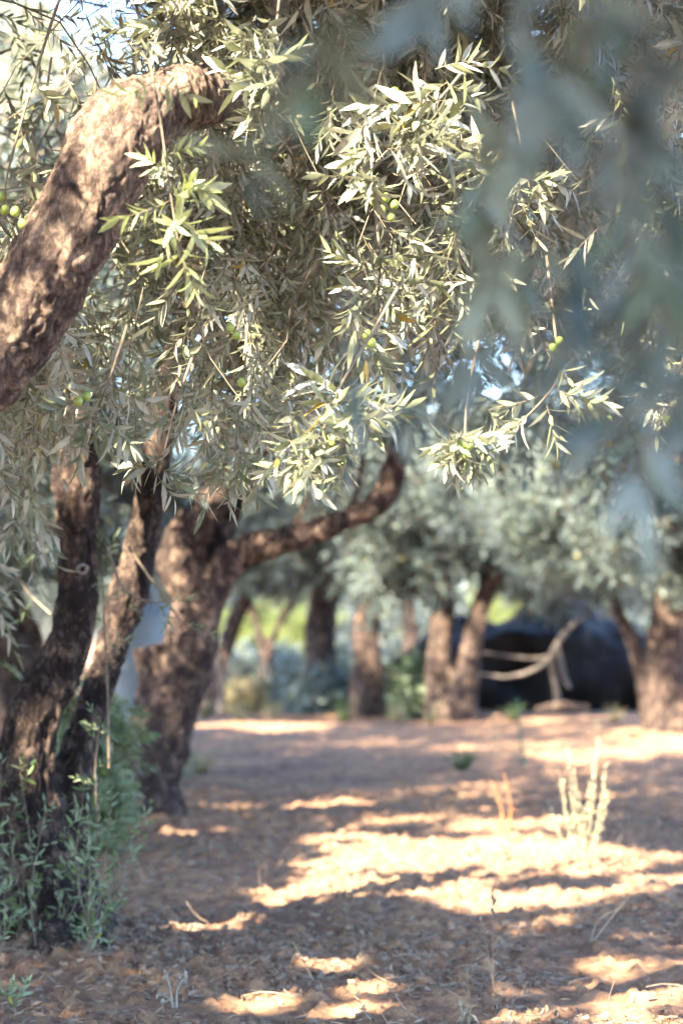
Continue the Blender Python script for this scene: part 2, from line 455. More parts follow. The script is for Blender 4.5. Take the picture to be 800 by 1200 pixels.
def bough_cloud(fo, centers, rng, size=.45, per=12, s=1.0, axis=None, wood=True):
    n = len(centers)
    for k in range(n):
        c = centers[k]
        d = rng.normal(size=3); d[2] = -abs(d[2]) * .6 - .1
        if axis is not None:
            d += (c - axis) / (np.linalg.norm(c - axis) + 1e-6) * 1.2
        d /= np.linalg.norm(d)
        L = size * rng.uniform(.7, 1.3)
        a = c - d * L * .5; b = c + d * L * .5 + np.array([0, 0, -.12 * L])
        if wood: fo.twig(np.array([a, c + np.array([0, 0, .06 * L]), b]), .006, .002, 3, 4)
        t = rng.uniform(0, 1, per)[:, None]
        T = a * (1 - t) + b * t + rng.normal(size=(per, 3)) * size * .12
        D = d + rng.normal(size=(per, 3)) * .75 + np.array([0, 0, -.25])
        fo.sprigs(T, D, s * rng.uniform(.75, 1.2, per))

def in_ellipsoids(rng, els, n, shell=.35, lump=1.3, seed=3, thin=.15):
    """points in a union of ellipsoids, biased outward, thinned by noise so that gaps show"""
    out = []
    w = np.array([e[1][0] * e[1][1] * e[1][2] for e in els]); w = w / w.sum()
    while sum(len(o) for o in out) < n:
        k = rng.choice(len(els), p=w); c, r = els[k]
        q = rng.normal(size=(200, 3)); q /= np.linalg.norm(q, axis=1)[:, None]
        q *= (rng.uniform(shell, 1, (200, 1))) ** .6
        p = np.array(c) + q * np.array(r)
        nz = fbm(p * lump, 2, seed)
        p = p[nz > rng.uniform(-.5, thin, 200)]
        out.append(p[:40])
    p = np.concatenate(out); rng.shuffle(p)
    return p[:n]

# ------------------------------------------------------------------ woody parts
def woody(name, tubes, mat, parent, voxel=.012, amp=.012, freq=9, flute=.0, seed=1, label=None, smooth_it=4, plate=0, plate_amp=.008):
    g = Geo()
    for pts, radii, seg in tubes:
        v, f = tube(pts, radii, seg, max(8, len(pts) * 7)); g.add(v, f)
    v, f, m = g.arrays()
    me = mesh_from(name + '_raw', v, f)
    o = bpy.data.objects.new(name + '_raw', me); COL.objects.link(o)
    md = o.modifiers.new('r', 'REMESH'); md.mode = 'VOXEL'; md.voxel_size = voxel; md.use_smooth_shade = True
    sm = o.modifiers.new('s', 'SMOOTH'); sm.factor = .6; sm.iterations = smooth_it
    dg = bpy.context.evaluated_depsgraph_get(); dg.update()
    me2 = bpy.data.meshes.new_from_object(o.evaluated_get(dg))
    bpy.data.objects.remove(o); bpy.data.meshes.remove(me)
    n = len(me2.vertices); co = np.empty(n * 3); me2.vertices.foreach_get('co', co); co = co.reshape(-1, 3)
    no = np.empty(n * 3, np.float32); me2.vertices.foreach_get('normal', no); no = no.reshape(-1, 3)
    q = co * np.array([1, 1, .45])
    d = fbm(q * freq, 4, seed) * amp
    rid = 1 - np.abs(fbm(q * freq * .55, 3, seed + 9)) * 2
    d += (rid - .6) * flute
    big = fbm(co * freq * .22, 2, seed + 20) * amp * 1.1
    fine = fbm(q * freq * 4.5, 3, seed + 33) * amp * .55
    if plate:
        wq = co * np.array([1, 1, .5]) * plate + fbm(co * plate * .6, 2, seed + 40)[:, None] * .9
        cr = np.clip(cells(wq, seed) / .28, 0, 1)
        fine = fine + (cr ** .6 - 1) * plate_amp * (.5 + .8 * np.clip(fbm(co * 3.5, 2, seed + 60) + .5, 0, 1)) + vnoise(np.floor(wq) * 1.7, seed) * plate_amp * .25
    co = co + no * (d + big + fine - amp * .3)[:, None]
    me2.vertices.foreach_set('co', co.ravel().astype(np.float32))
    me2.name = name; me2.materials.clear(); me2.materials.append(mat)
    me2.polygons.foreach_set('use_smooth', np.ones(len(me2.polygons), bool))
    me2.update()
    return link(name, me2, parent, label)

def sphere(c, r, seg=10, rings=7, squash=(1, 1, 1), R=None):
    V = []
    for i in range(rings + 1):
        th = math.pi * i / rings
        for j in range(seg):
            a = 2 * math.pi * j / seg
            V.append([math.sin(th) * math.cos(a) * squash[0], math.sin(th) * math.sin(a) * squash[1], math.cos(th) * squash[2]])
    V = np.array(V) * r
    if R is not None: V = V @ R.T
    f = [[i * seg + j, (i + 1) * seg + j, (i + 1) * seg + (j + 1) % seg, i * seg + (j + 1) % seg] for i in range(rings) for j in range(seg)]
    return V + np.array(c), np.array(f)

def olive(c, parent, r=.0105, label=None):
    v, f = sphere(c, r, 12, 8, (1, 1, 1.18), frame_rot([random.uniform(-.4, .4), random.uniform(-.4, .4), 1], 0))
    o = link('olive', mesh_from('olive', v, f, None, [M_OLIVE]), None, label)
    o.parent = parent
    if parent.type == 'EMPTY': o.location = -parent.location
    return o

# ------------------------------------------------------------------ ground
bases = []          # (x, y, radius, height) of mounds round the trunks
def ground_z(x, y):
    x = np.asarray(x, float); y = np.asarray(y, float)
    p = np.stack([x, y, np.zeros_like(x)], 1)
    near = np.clip(1 - (np.hypot(x, y - 8) - 8) / 30, .15, 1)
    z = fbm(p * .9, 3, 5) * .045 + fbm(p * 4.2, 4, 6) * .024 * near
    cl = fbm(p * 15, 3, 8); z += np.where(cl > .05, (cl - .05) * .06, 0) * near
    z += fbm(p * 42, 2, 12) * .0035 * near
    for bx, by, br, bh in bases:
        d2 = ((x - bx) ** 2 + (y - by) ** 2) / br ** 2
        z += bh * np.exp(-d2)
    return z

BB = G(70, 1110); BC = G(175, 972)
bases += [(BB[0] - .05, BB[1] + .05, .45, .06), (BC[0], BC[1] + .2, .6, .07)]

def axis_steps(lo, hi, fine_lo, fine_hi, fine, grow):
    a = list(np.arange(fine_lo, fine_hi, fine))
    s = fine; x = a[-1]
    while x < hi: s *= grow; x += s; a.append(x)
    s = fine; x = a[0]
    while x > lo: s *= grow; x -= s; a.insert(0, x)
    return np.array(a)

def build_ground():
    xs = axis_steps(-300, 300, -1.8, 2.0, .012, 1.06)
    ys = axis_steps(-60, 500, 5.2, 9.5, .014, 1.012)
    X, Y = np.meshgrid(xs, ys); x, y = X.ravel(), Y.ravel()
    v = np.stack([x, y, ground_z(x, y)], 1)
    nx, ny = len(xs), len(ys)
    i = (np.arange(ny - 1)[:, None] * nx + np.arange(nx - 1)[None]).ravel()
    f = np.stack([i, i + 1, i + nx + 1, i + nx], 1)
    o = link('ground', mesh_from('ground', v, f, None, [M_SOIL])); setting(o)
build_ground()

# leaf litter, wood chips and crumbs of soil: nobody could count them
def build_litter():
    rng = np.random.default_rng(21)
    M_DRY = plain_mat('dry_leaf', (.16, .115, .085), (.42, .34, .26), 20, .8, .1)
    M_CHIP = plain_mat('chip', (.13, .095, .075), (.30, .23, .18), 30, .9, .3)
    def scatter(n, y0, y1, dens):
        y = y0 + (y1 - y0) * rng.uniform(0, 1, n * 3) ** 1.6
        hw = y * .2 + .25
        x = rng.uniform(-1, 1, n * 3) * hw
        p = np.stack([x, y, np.zeros(n * 3)], 1)
        k = (fbm(p * 2.2, 3, 77) > rng.uniform(-.5, dens, n * 3))
        return p[k][:n]
    g = Geo()
    p = scatter(15000, 5.1, 15, .35); p[:, 2] = ground_z(p[:, 0], p[:, 1]) + .004
    n = len(p)
    for k in range(4):
        q = p[k::4]; pv, pf = leaf(.034, .007, 1, rng.uniform(-.15, .3), rng.uniform(.2, .7))
        D = rng.normal(size=(len(q), 3)); D[:, 2] *= .22
        place(g, (pv, pf, np.zeros(len(pf), int)), frames(D, rng), q, rng.uniform(.5, 1.3, len(q)))
    # straws
    q = scatter(1600, 5.1, 10, .4); q[:, 2] = ground_z(q[:, 0], q[:, 1]) + .006
    tv, tf = tube(np.array([[0, 0, 0], [.01, .004, .05], [0, 0, .11]]), [.0018, .001], 3, 4, False)
    D = rng.normal(size=(len(q), 3)); D[:, 2] *= .18
    place(g, (tv, tf, np.zeros(len(tf), int)), frames(D, rng), q, rng.uniform(.4, 1.5, len(q)))
    v, f, m = g.arrays()
    o = link('leaf_litter', mesh_from('leaf_litter', v, f, m, [M_DRY], False)); setting(o, 'stuff')
    o['label'] = 'dry fallen leaves and straws strewn over the soil'; 
    g = Geo()
    q = scatter(14000, 5.1, 16, .1); q[:, 2] = ground_z(q[:, 0], q[:, 1]) + .002
    for k in range(6):
        sv, sf = sphere((0, 0, 0), 1, 7, 5, (1, rng.uniform(.6, .9), rng.uniform(.5, .8)))
        sv = sv * (1 + .35 * fbm(sv * 1.7 + k * 7, 2, 3)[:, None])
        qq = q[k::6]
        place(g, (sv, sf, np.zeros(len(sf), int)), frames(rng.normal(size=(len(qq), 3)), rng), qq, 0.003 + .014 * rng.uniform(0, 1, len(qq)) ** 3.5)
    v, f, m = g.arrays()
    o = link('soil_crumbs', mesh_from('soil_crumbs', v, f, m, [M_SOIL], True)); setting(o, 'stuff')
    o['label'] = 'loose crumbs and clods of brown soil'
    g = Geo()
    q = scatter(8000, 5.1, 12, .4)
    # more chips round the foot of the left trunk
    e = np.stack([BB[0] + rng.normal(0, .32, 1500), BB[1] + rng.normal(.05, .3, 1500), np.zeros(1500)], 1)
    q = np.concatenate([q, e]); q[:, 2] = ground_z(q[:, 0], q[:, 1]) + .005
    bv = np.array([[-.5, 0, -1], [.5, .1, -1.1], [.4, 0, 1], [-.4, .05, .9], [-.4, .25, -.9], [.45, .3, -1], [.3, .25, .95], [-.3, .2, .8]])
    bf = np.array([[0, 1, 2, 3], [4, 7, 6, 5], [0, 4, 5, 1], [1, 5, 6, 2], [2, 6, 7, 3], [3, 7, 4, 0]])
    D = rng.normal(size=(len(q), 3)); D[:, 2] *= .3
    place(g, (bv, bf, np.zeros(6, int)), frames(D, rng), q, rng.uniform(.005, .018, len(q)))
    v, f, m = g.arrays()
    o = link('bark_litter', mesh_from('bark_litter', v, f, m, [M_CHIP], False)); setting(o, 'stuff')
    o['label'] = 'brown bark crumbs and chips of wood on the soil'
build_litter()

# ------------------------------------------------------------------ tree A: thick limb at the upper left, hanging foliage in focus
rngA = np.random.default_rng(31)
tA = thing('olive_tree', (-2.6, 4.7, 0), 'near olive tree whose thick sunlit limb bends in at the upper left', 'olive tree', 'olive trees of the grove')
limb = [(-2.6, 4.7, -.1), (-2.55, 4.65, .5), (-2.2, 4.5, 1.0), P(-200, 600, 4.4), P(-60, 470, 4.38), P(28, 365, 4.38), P(95, 255, 4.38), P(150, 150, 4.42), P(215, 116, 4.55), P(285, 108, 4.95), P(350, 70, 5.5), P(430, 0, 6.0), P(520, -160, 6.3)]
limb_r = [.34, .27, .2, .14, .108, .104, .102, .104, .078, .06, .045, .03, .02]
woody('trunk', [(limb, limb_r, 20),
                ([P(125, 190, 4.42), P(140, 128, 4.42), P(150, 96, 4.43)], [.07, .06, .035], 12),
                ([(-2.45, 4.65, .7), (-2.9, 4.8, 1.7), (-3.3, 5.2, 2.8), (-3.5, 5.5, 3.6)], [.2, .15, .1, .04], 14),
                ([(-2.5, 4.6, .8), (-2.7, 4.0, 1.8), (-3.0, 3.4, 2.8), (-3.2, 3.0, 3.6)], [.17, .12, .08, .03], 14)],
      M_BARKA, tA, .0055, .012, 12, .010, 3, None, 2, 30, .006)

def low_A(px):      # lower edge of the near foliage, in world terms a skirt 1.4 to 1.9 m above the soil
    return np.interp(px, [-200, 0, 60, 130, 200, 280, 360, 420, 500, 600, 700, 800, 1000], [700, 600, 520, 500, 560, 560, 470, 420, 400, 400, 410, 450, 520])

fo = Foliage()
for k in range(860):
    px = rngA.uniform(-60, 860); d = rngA.uniform(4.55, 7.4)
    d = 4.6 + 2.6 * rngA.uniform() ** .8
    lo = float(low_A(px)) - rngA.uniform(0, 1) ** 1.1 * 640
    if px > 520 and rngA.uniform() < .4: continue
    if px < 150 and lo < 260 and (rngA.uniform() < .8 or d < 5.2): continue
    e = P(px, lo, d)
    a = e + np.array([rngA.uniform(-.45, .45), rngA.uniform(-.1, .5), rngA.uniform(.35, .75)])
    hang(fo, a, e, rngA, .12, .045, 1.0, .003, .03, 1.0, .35)
def clearA(T):
    px, py, d = to_px(T)
    # the limb itself stays in view
    block = (d < 4.42) & (px > -30) & (px < 300) & (py > 70) & (py < 480)
    return ~block
def frust(T, near, pad=60):
    px, py, d = to_px(T)
    return (d > .05) & (d < near) & (px > -pad) & (px < 800 + pad) & (py > -pad) & (py < 1200 + pad)
fo.build('crown', 0, tA, M_LEAF, rngA, True, clearA, pad=.02)

# upper and outer crown (outside the frame, it shades the grove)
fo = Foliage()
c = in_ellipsoids(rngA, [((-2.2, 4.4, 3.7), (3.2, 3.0, 1.5)), ((.2, 5.2, 3.6), (1.9, 2.2, .9)), ((-1.8, 2.2, 3.4), (1.8, 1.8, 1.1)), ((-2.8, 5.6, 4.2), (2.4, 2.6, 1.2))], 1500, .05, thin=-.35)
bough_cloud(fo, c, rngA, .5, 12, 1.15)
def outA(T):
    px, py, d = to_px(T)
    inside = (d > .1) & (px > -120) & (px < 920) & (py > -90) & (py < 1250)
    return ~inside
fo.build('crown', 2, tA, M_LEAF, rngA, True, outA, pad=.03)

# hanging branches that catch the sun
def spray(parent, path, tips, label, rng, r=.0042, s=1.0, olives=(), lod=4, n_side=None, open_down=.4, mat=None):
    """one branch with sprigs listed as (px, py, dx, dy, depth_dir, scale)"""
    fo2 = Foliage()
    fo2.twig(np.array([P(*q) for q in path]), r, r * .45, 6, len(path) * 5)
    for (px, py, d, dx, dy, dz, sc) in tips:
        T = P(px, py, d); D = np.array([dx, dz, -dy])
        fo2.sprigs(T, D / np.linalg.norm(D), sc)
    o = fo2.build('hanging_branch', lod, parent, mat or M_LEAF, rng, False, None, label)
    for (px, py, d) in olives:
        olive(P(px, py, d), o)
    return o
rs = np.random.default_rng(5)
def fan(cx, cy, d, n, spread, down=.6, s=(.75, 1.0), rad_=12, out=1.0):
    L = []
    for k in range(n):
        a = rs.uniform(-spread, spread)
        L.append((cx + rs.uniform(-rad_, rad_), cy + rs.uniform(-rad_, rad_), d + rs.uniform(-.04, .04), math.sin(a) * out, math.cos(a) * down, rs.uniform(-.5, .3), rs.uniform(*s)))
    return L
spray(tA, [(470, 330, 4.7), (430, 400, 4.62), (400, 450, 4.55), (380, 500, 4.5), (352, 560, 4.48)],
      fan(385, 490, 4.4, 9, 2.4, .7, (.75, 1.0), 26) + fan(352, 520, 4.38, 8, 1.6, .6, (.65, .9), 22) + fan(420, 480, 4.42, 4, 2.4, .8, (.8, 1.0), 14) + [(400, 455, 4.55, 1, .3, 0, .9), (425, 480, 4.5, 1, .25, -.1, .8), (410, 470, 4.5, .6, .8, -.2, .8), (350, 540, 4.48, -.2, 1, 0, .6), (335, 530, 4.48, -.9, .7, 0, .6)],
      'broad white-lit spray hanging just above the dark curved limb', rs, olives=[(388, 520, 4.44), (372, 548, 4.44), (400, 540, 4.42)])
spray(tA, [(560, 400, 4.62), (552, 440, 4.56), (546, 480, 4.5), (544, 520, 4.48)],
      fan(545, 515, 4.42, 14, 1.5, .75, (.6, .8), 10, 1.1) + [(546, 505, 4.5, .1, 1, -.5, .6)],
      'drooping rosette of leaves holding three green olives', rs, olives=[(540, 522, 4.38), (549, 521, 4.38), (545, 533, 4.37)])
spray(tA, [(640, 300, 4.75), (650, 390, 4.68), (655, 440, 4.62), (625, 480, 4.58), (590, 510, 4.56)],
      [(655, 430, 4.62, .6, .8, 0, .8), (650, 455, 4.6, .9, .5, 0, .85), (660, 460, 4.6, 1, .35, -.1, .9), (640, 475, 4.58, .3, 1, -.1, .75), (620, 485, 4.56, -.6, .5, 0, .75), (605, 500, 4.56, -.8, .6, 0, .7), (630, 465, 4.6, -.7, .3, 0, .7), (570, 480, 4.6, .6, .5, 0, .6)],
      'loose forked spray to the right of the drooping rosette', rs, olives=[(655, 400, 4.6), (648, 408, 4.6)])
spray(tA, [(560, 60, 4.8), (520, 110, 4.7), (480, 150, 4.62), (440, 190, 4.58)],
      fan(480, 150, 4.5, 11, 2.6, .7, (.85, 1.15), 30) + fan(440, 185, 4.56, 6, 1.6, .8, (.7, .9), 22) + fan(525, 100, 4.62, 6, 2.2, .8, (.7, .9), 25),
      'dense white-lit spray near the top between the limb and the blurred leaves', rs, olives=[(462, 108, 4.5), (458, 128, 4.5)])
spray(tA, [(175, 70, 4.25), (185, 120, 4.2), (195, 190, 4.18), (205, 260, 4.18), (212, 300, 4.18)],
      [(183, 95, 4.2, -.8, .5, -.3, .7), (184, 95, 4.2, .8, .6, -.3, .7), (205, 215, 4.18, .9, .3, -.3, .8), (200, 235, 4.18, -1, .6, -.3, .8), (208, 255, 4.17, .8, .8, -.3, .8), (206, 270, 4.17, -.7, 1, -.3, .8), (210, 290, 4.17, .3, 1, -.3, .8), (205, 245, 4.18, .5, -.6, -.5, .7), (198, 200, 4.18, -.5, -.2, -.4, .6), (206, 262, 4.16, .1, .3, -1, .7), (200, 180, 4.18, .8, -.2, -.3, .6)],
      'fresh green shoot dangling in front of the bend of the limb', rs, r=.0032, mat=M_PALE)
spray(tA, [(330, -60, 4.6), (325, 20, 4.55), (312, 80, 4.5), (305, 120, 4.48)],
      fan(318, 85, 4.46, 8, 2.2, .7, (.65, .9), 22) + fan(322, 40, 4.5, 6, 2.2, .7, (.7, .95), 22) + fan(312, 130, 4.5, 4, 1.3, .8, (.6, .75), 12), 'leafy spray hiding the far end of the sunlit limb', rs)
spray(tA, [(240, -80, 4.5), (215, -10, 4.5), (180, 45, 4.48)],
      fan(210, 5, 4.48, 8, 2.4, .7, (.6, .85), 30) + fan(165, 50, 4.45, 3, 2.0, .7, (.45, .6), 16), 'leafy spray crowning the bend of the sunlit limb', rs)
spray(tA, [(90, -60, 4.6), (50, 60, 4.55), (10, 200, 4.5), (8, 240, 4.5)],
      [(8, 235, 4.5, -.6, .6, 0, .7), (12, 200, 4.5, .8, .6, 0, .7), (40, 95, 4.55, .6, .8, 0, .7)],
      'thin twig with green olives beside the left edge above the limb', rs, olives=[(6, 246, 4.44), (18, 248, 4.42), (27, 263, 4.42), (2, 230, 4.5)])
spray(tA, [(800, 420, 4.7), (790, 450, 4.66), (782, 480, 4.62)],
      fan(784, 480, 4.6, 5, 1.8, .8, (.45, .6), 6), 'small sunlit sprig at the right edge with one olive', rs, olives=[(783, 493, 4.52)])
spray(tA, [(225, 420, 4.9), (205, 480, 4.85), (190, 540, 4.8)],
      fan(190, 545, 4.78, 7, 1.5, .7, (.6, .8), 10) + [(205, 480, 4.85, -.8, .5, 0, .8), (210, 470, 4.85, .8, .5, 0, .8)], 'olive-grey spray hanging beside the rear stem of the left trunk', rs)
spray(tA, [(290, 380, 4.9), (285, 450, 4.85), (275, 530, 4.8)],
      fan(276, 535, 4.78, 5, 1.0, .9, (.6, .8), 10) + [(285, 470, 4.85, -.8, .5, 0, .8), (284, 490, 4.85, .8, .5, 0, .8)], 'short drooping spray between the two sunlit stems', rs, olives=[(270, 384, 4.7), (277, 393, 4.7), (283, 448, 4.74)])
spray(tA, [(150, 380, 4.7), (130, 440, 4.66), (108, 500, 4.6)],
      fan(118, 480, 4.6, 5, .8, .9, (.8, 1.0), 14) + [(125, 450, 4.62, -.8, .5, 0, .8), (128, 450, 4.62, .8, .5, 0, .8), (90, 470, 4.6, -.5, .2, 0, .8)], 'spray with two green olives hanging in front of the left trunk', rs,
      olives=[(92, 470, 4.5), (102, 464, 4.52)])
spray(tA, [(440, 250, 4.9), (445, 320, 4.85), (430, 400, 4.8)],
      fan(440, 320, 4.8, 8, 2.2, .8, (.7, .95), 25) + fan(425, 385, 4.78, 5, 1.4, .9, (.7, .9), 18), 'golden lit spray in the middle of the foliage', rs, olives=[(452, 232, 4.7), (462, 240, 4.7), (447, 246, 4.72), (458, 254, 4.7), (438, 236, 4.72), (430, 392, 4.68), (436, 402, 4.68)])
spray(tA, [(600, 120, 5.0), (610, 170, 4.95), (620, 220, 4.9)],
      fan(612, 190, 4.9, 8, 2.2, .8, (.6, .85), 30), 'lit spray half hidden behind the blurred leaves', rs, olives=[(718, 203, 4.8), (722, 196, 4.82)])

# ------------------------------------------------------------------ tree B: two dark stems at the left
rngB = np.random.default_rng(41)
tB = thing('olive_tree', (BB[0], BB[1], 0), 'left olive tree with two dark stems and leafy suckers round its foot', 'olive tree', 'olive trees of the grove')
dB = float(to_px(BB)[2][0])
trunkB = woody('trunk', [
    ([P(70, 1140, dB), P(62, 1080, dB), P(45, 1000, dB), P(28, 925, dB), P(40, 850, dB), P(72, 780, dB), P(92, 710, dB), P(92, 640, dB), P(90, 560, dB), P(88, 480, dB), P(60, 380, dB + .2), P(30, 200, dB + .5)],
     [.24, .19, .155, .14, .115, .092, .084, .085, .083, .07, .05, .03], 20),
    ([P(75, 1130, dB + .05), P(72, 1060, dB + .05), P(68, 980, dB + .1), P(88, 900, dB + .15), P(112, 820, dB + .25), P(140, 735, dB + .35), P(160, 650, dB + .4), P(176, 570, dB + .4), P(188, 490, dB + .4), P(215, 380, dB + .5), P(260, 200, dB + .6)],
     [.2, .16, .12, .085, .07, .06, .062, .066, .062, .05, .03], 18),
    ([P(60, 1060, dB), P(95, 1095, dB - .1), P(135, 1130, dB - .2)], [.11, .075, .03], 10),
    ([P(40, 1060, dB), P(0, 1110, dB - .1), P(-40, 1135, dB - .2)], [.12, .08, .03], 10),
    ([P(70, 1060, dB), P(110, 1075, dB + .15), P(145, 1100, dB + .3)], [.1, .06, .03], 10),
    ([P(58, 1050, dB), P(60, 1110, dB - .25), P(75, 1150, dB - .4)], [.1, .07, .03], 10),
    ([P(20, 960, dB), P(-60, 860, dB), P(-160, 700, dB + .1), P(-260, 480, dB + .2), P(-300, 200, dB + .3)], [.12, .08, .07, .06, .04], 14),
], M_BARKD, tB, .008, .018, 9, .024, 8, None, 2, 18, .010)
# pale ringed knot hole
def knot():
    c = P(97, 667, dB - .078); g = Geo()
    n = 18; prof = [(.021, .0), (.019, -.006), (.012, -.007), (.0085, .0), (.0075, .012)]
    R = np.stack([np.array([1, 0, 0]), np.array([0, 0, 1.0]), np.array([0, 1.0, 0])], 1)
    V = []; rr = np.random.default_rng(3)
    for r, y in prof:
        for j in range(n):
            a = 2 * math.pi * j / n
            k = 1 + .08 * math.sin(2 * a + 1) + .04 * math.sin(5 * a)
            V.append([r * k * math.cos(a), y, r * k * math.sin(a)])
    f = [[i * n + j, i * n + (j + 1) % n, (i + 1) * n + (j + 1) % n, (i + 1) * n + j] for i in range(len(prof) - 1) for j in range(n)]
    g.add(np.array(V) + c, f, 0)
    # near-black core inside the ring
    V = []
    for r, y in [(.0076, .010), (.005, .012), (.001, .0125)]:
        for j in range(n):
            a = 2 * math.pi * j / n; V.append([r * math.cos(a), y, r * math.sin(a)])
    f = [[i * n + j, i * n + (j + 1) % n, (i + 1) * n + (j + 1) % n, (i + 1) * n + j] for i in range(2) for j in range(n)]
    g.add(np.array(V) + c, f, 1)
    v, f, m = g.arrays()
    link('knot_hole', mesh_from('knot_hole', v, f, m, [plain_mat('healed_wood', (.10, .09, .10), (.26, .245, .26), 60, .7), plain_mat('dark_core', (.01, .008, .008), (.02, .015, .015), 50, .9)]), tB, 'pale ring of healed bark round a small dark hole')
knot()
# crown of B
fo = Foliage()
for k in range(150):
    px = rngB.uniform(-150, 420); d = dB + rngB.uniform(-.9, 1.8)
    lo = np.interp(px, [-150, 0, 60, 120, 220, 300, 420], [760, 720, 560, 500, 560, 560, 480]) - rngB.uniform() * 420
    if px < 170 and lo < 330: continue
    if px < 230 and lo < 180 and rngB.uniform() < .6: continue
    e = P(px, lo, d); a = e + np.array([rngB.uniform(-.4, .4), rngB.uniform(-.2, .4), rngB.uniform(.35, .8)])
    hang(fo, a, e, rngB, .12, .05, 1.05, .004, .15, 1.0, .3)
def clearB(T):
    px, py, d = to_px(T)
    b = (d < dB + .2) & (px > 45) & (px < 150) & (py > 530)
    b |= (px > 205) & (py > 590)
    return ~b
fo.build('crown', 1, tB, M_LEAF, rngB, True, clearB, pad=.02)
fo = Foliage()
c = in_ellipsoids(rngB, [((-.9, 7.2, 4.2), (2.6, 2.2, 1.3)), ((-2.6, 7.0, 3.0), (1.6, 1.8, 1.2))], 800, .1, thin=-.3)
bough_cloud(fo, c, rngB, .5, 12, 1.15)
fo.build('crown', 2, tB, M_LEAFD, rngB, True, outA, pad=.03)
# shoots between the stems, each a part
for path, tips, lab in [
    ([(128, 900, dB), (126, 800, dB), (122, 720, dB), (120, 650, dB)],
     [(126, 860, dB, -.7, -.5, -.3, .55), (127, 830, dB, .7, -.4, -.3, .55), (124, 790, dB, -.6, -.6, -.3, .6), (124, 760, dB, .8, -.3, -.3, .6), (122, 730, dB, -.6, -.5, -.3, .6), (121, 700, dB, .9, -.2, -.4, .6), (120, 660, dB, .5, -.8, -.2, .7), (120, 650, dB, -.1, -1, -.2, .6)], 'upright shoot in the fork of the two stems'),
    ([(125, 640, dB - .05), (145, 690, dB - .1), (175, 705, dB - .15), (205, 705, dB - .2)],
     [(150, 695, dB - .12, .4, 1, -.2, .6), (170, 705, dB - .15, .9, .2, -.1, .6), (200, 704, dB - .2, 1, -.2, -.1, .55), (135, 665, dB - .1, -.6, .7, -.2, .55), (185, 705, dB - .18, .5, .9, -.2, .6)], 'leafy shoot crossing in front of the rear stem'),
    ([(150, 640, dB + .1), (185, 690, dB + .1), (215, 730, dB + .1), (235, 738, dB + .1)],
     [(200, 715, dB + .1, -.3, 1, -.2, .5), (215, 730, dB + .1, .9, .1, -.2, .5), (228, 736, dB + .1, 1, .4, 0, .5)], 'thin twig in front of the pale gap'),
    ([(115, 960, dB - .1), (112, 900, dB - .15), (118, 840, dB - .15)],
     [(112, 920, dB - .15, -.7, -.4, -.3, .5), (112, 900, dB - .15, .7, -.4, -.3, .5), (114, 870, dB - .15, -.5, -.8, -.2, .5), (118, 845, dB - .15, .6, .5, -.3, .5), (116, 850, dB - .15, -.4, -1, -.2, .5)], 'low shoot against the dark bark'),
    ([(60, 720, dB + .4), (30, 690, dB + .5), (10, 650, dB + .5), (-20, 620, dB + .5)],
     [(40, 700, dB + .45, -.5, .8, 0, .7), (20, 670, dB + .5, .6, -.8, 0, .7), (10, 650, dB + .5, -.6, .6, 0, .7), (0, 640, dB + .5, .7, .3, 0, .7)], 'arching twig to the left of the stem')]:
    f2 = Foliage(); f2.twig(np.array([P(*q) for q in path]), .005, .002, 5, 16)
    for (px, py, d, dx, dy, dz, sc) in tips:
        D = np.array([dx, dz, -dy]); f2.sprigs(P(px, py, d), D / np.linalg.norm(D), sc)
    f2.build('shoot', 0, tB, M_FRESH, rngB, False, None, lab)

# ------------------------------------------------------------------ tree C: broad trunk with the dark limb curving right
rngC = np.random.default_rng(51)
dC = float(to_px(BC)[2][0]) + .15
tC = thing('olive_tree', (BC[0], BC[1] + .2, 0), 'thick olive tree behind the left one, its dark limb curving out to the right', 'olive tree', 'olive trees of the grove')
woody('trunk', [
    ([P(163, 1005, dC), P(165, 940, dC), P(185, 870, dC), P(212, 800, dC), P(228, 740, dC), P(236, 680, dC)], [.29, .22, .19, .165, .16, .15], 24),
    ([P(150, 1000, dC), P(155, 930, dC), P(166, 860, dC), P(175, 800, dC), P(177, 762, dC), P(177, 756, dC)], [.2, .17, .125, .105, .11, .1], 16),
    ([P(195, 880, dC), P(222, 780, dC), P(240, 710, dC), P(260, 668, dC), P(290, 645, dC), P(330, 636, dC - .1), P(370, 624, dC - .15), P(410, 606, dC - .2), P(445, 588, dC - .2), P(462, 555, dC - .2), P(470, 515, dC - .2), P(500, 440, dC - .2), P(560, 330, dC - .2)],
     [.13, .13, .12, .1, .095, .088, .08, .076, .076, .078, .072, .055, .03], 16),
    ([P(226, 700, dC), P(212, 655, dC), P(226, 615, dC), P(252, 580, dC + .1), P(280, 520, dC + .3), P(300, 400, dC + .5)], [.12, .14, .125, .09, .06, .04], 16),
    ([P(200, 690, dC + .1), P(235, 665, dC + .05), P(270, 610, dC + .2), P(290, 570, dC + .3), P(330, 480, dC + .5)], [.1, .09, .07, .06, .04], 12),
    ([P(175, 920, dC), P(212, 968, dC - .1), P(240, 992, dC - .15)], [.17, .1, .04], 12),
    ([P(165, 940, dC), P(170, 985, dC - .25), P(185, 1010, dC - .4)], [.17, .1, .04], 12),
    ([P(402, 612, dC - .2), P(418, 575, dC - .15), P(425, 530, dC - .1)], [.035, .022, .012], 8),
    ([P(340, 632, dC - .1), P(352, 600, dC - .1), P(372, 560, dC)], [.03, .02, .012], 8),
    ([P(150, 930, dC), P(115, 975, dC - .2), P(100, 1000, dC - .3)], [.16, .1, .05], 12),
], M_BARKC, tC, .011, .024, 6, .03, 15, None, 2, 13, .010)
fo = Foliage()
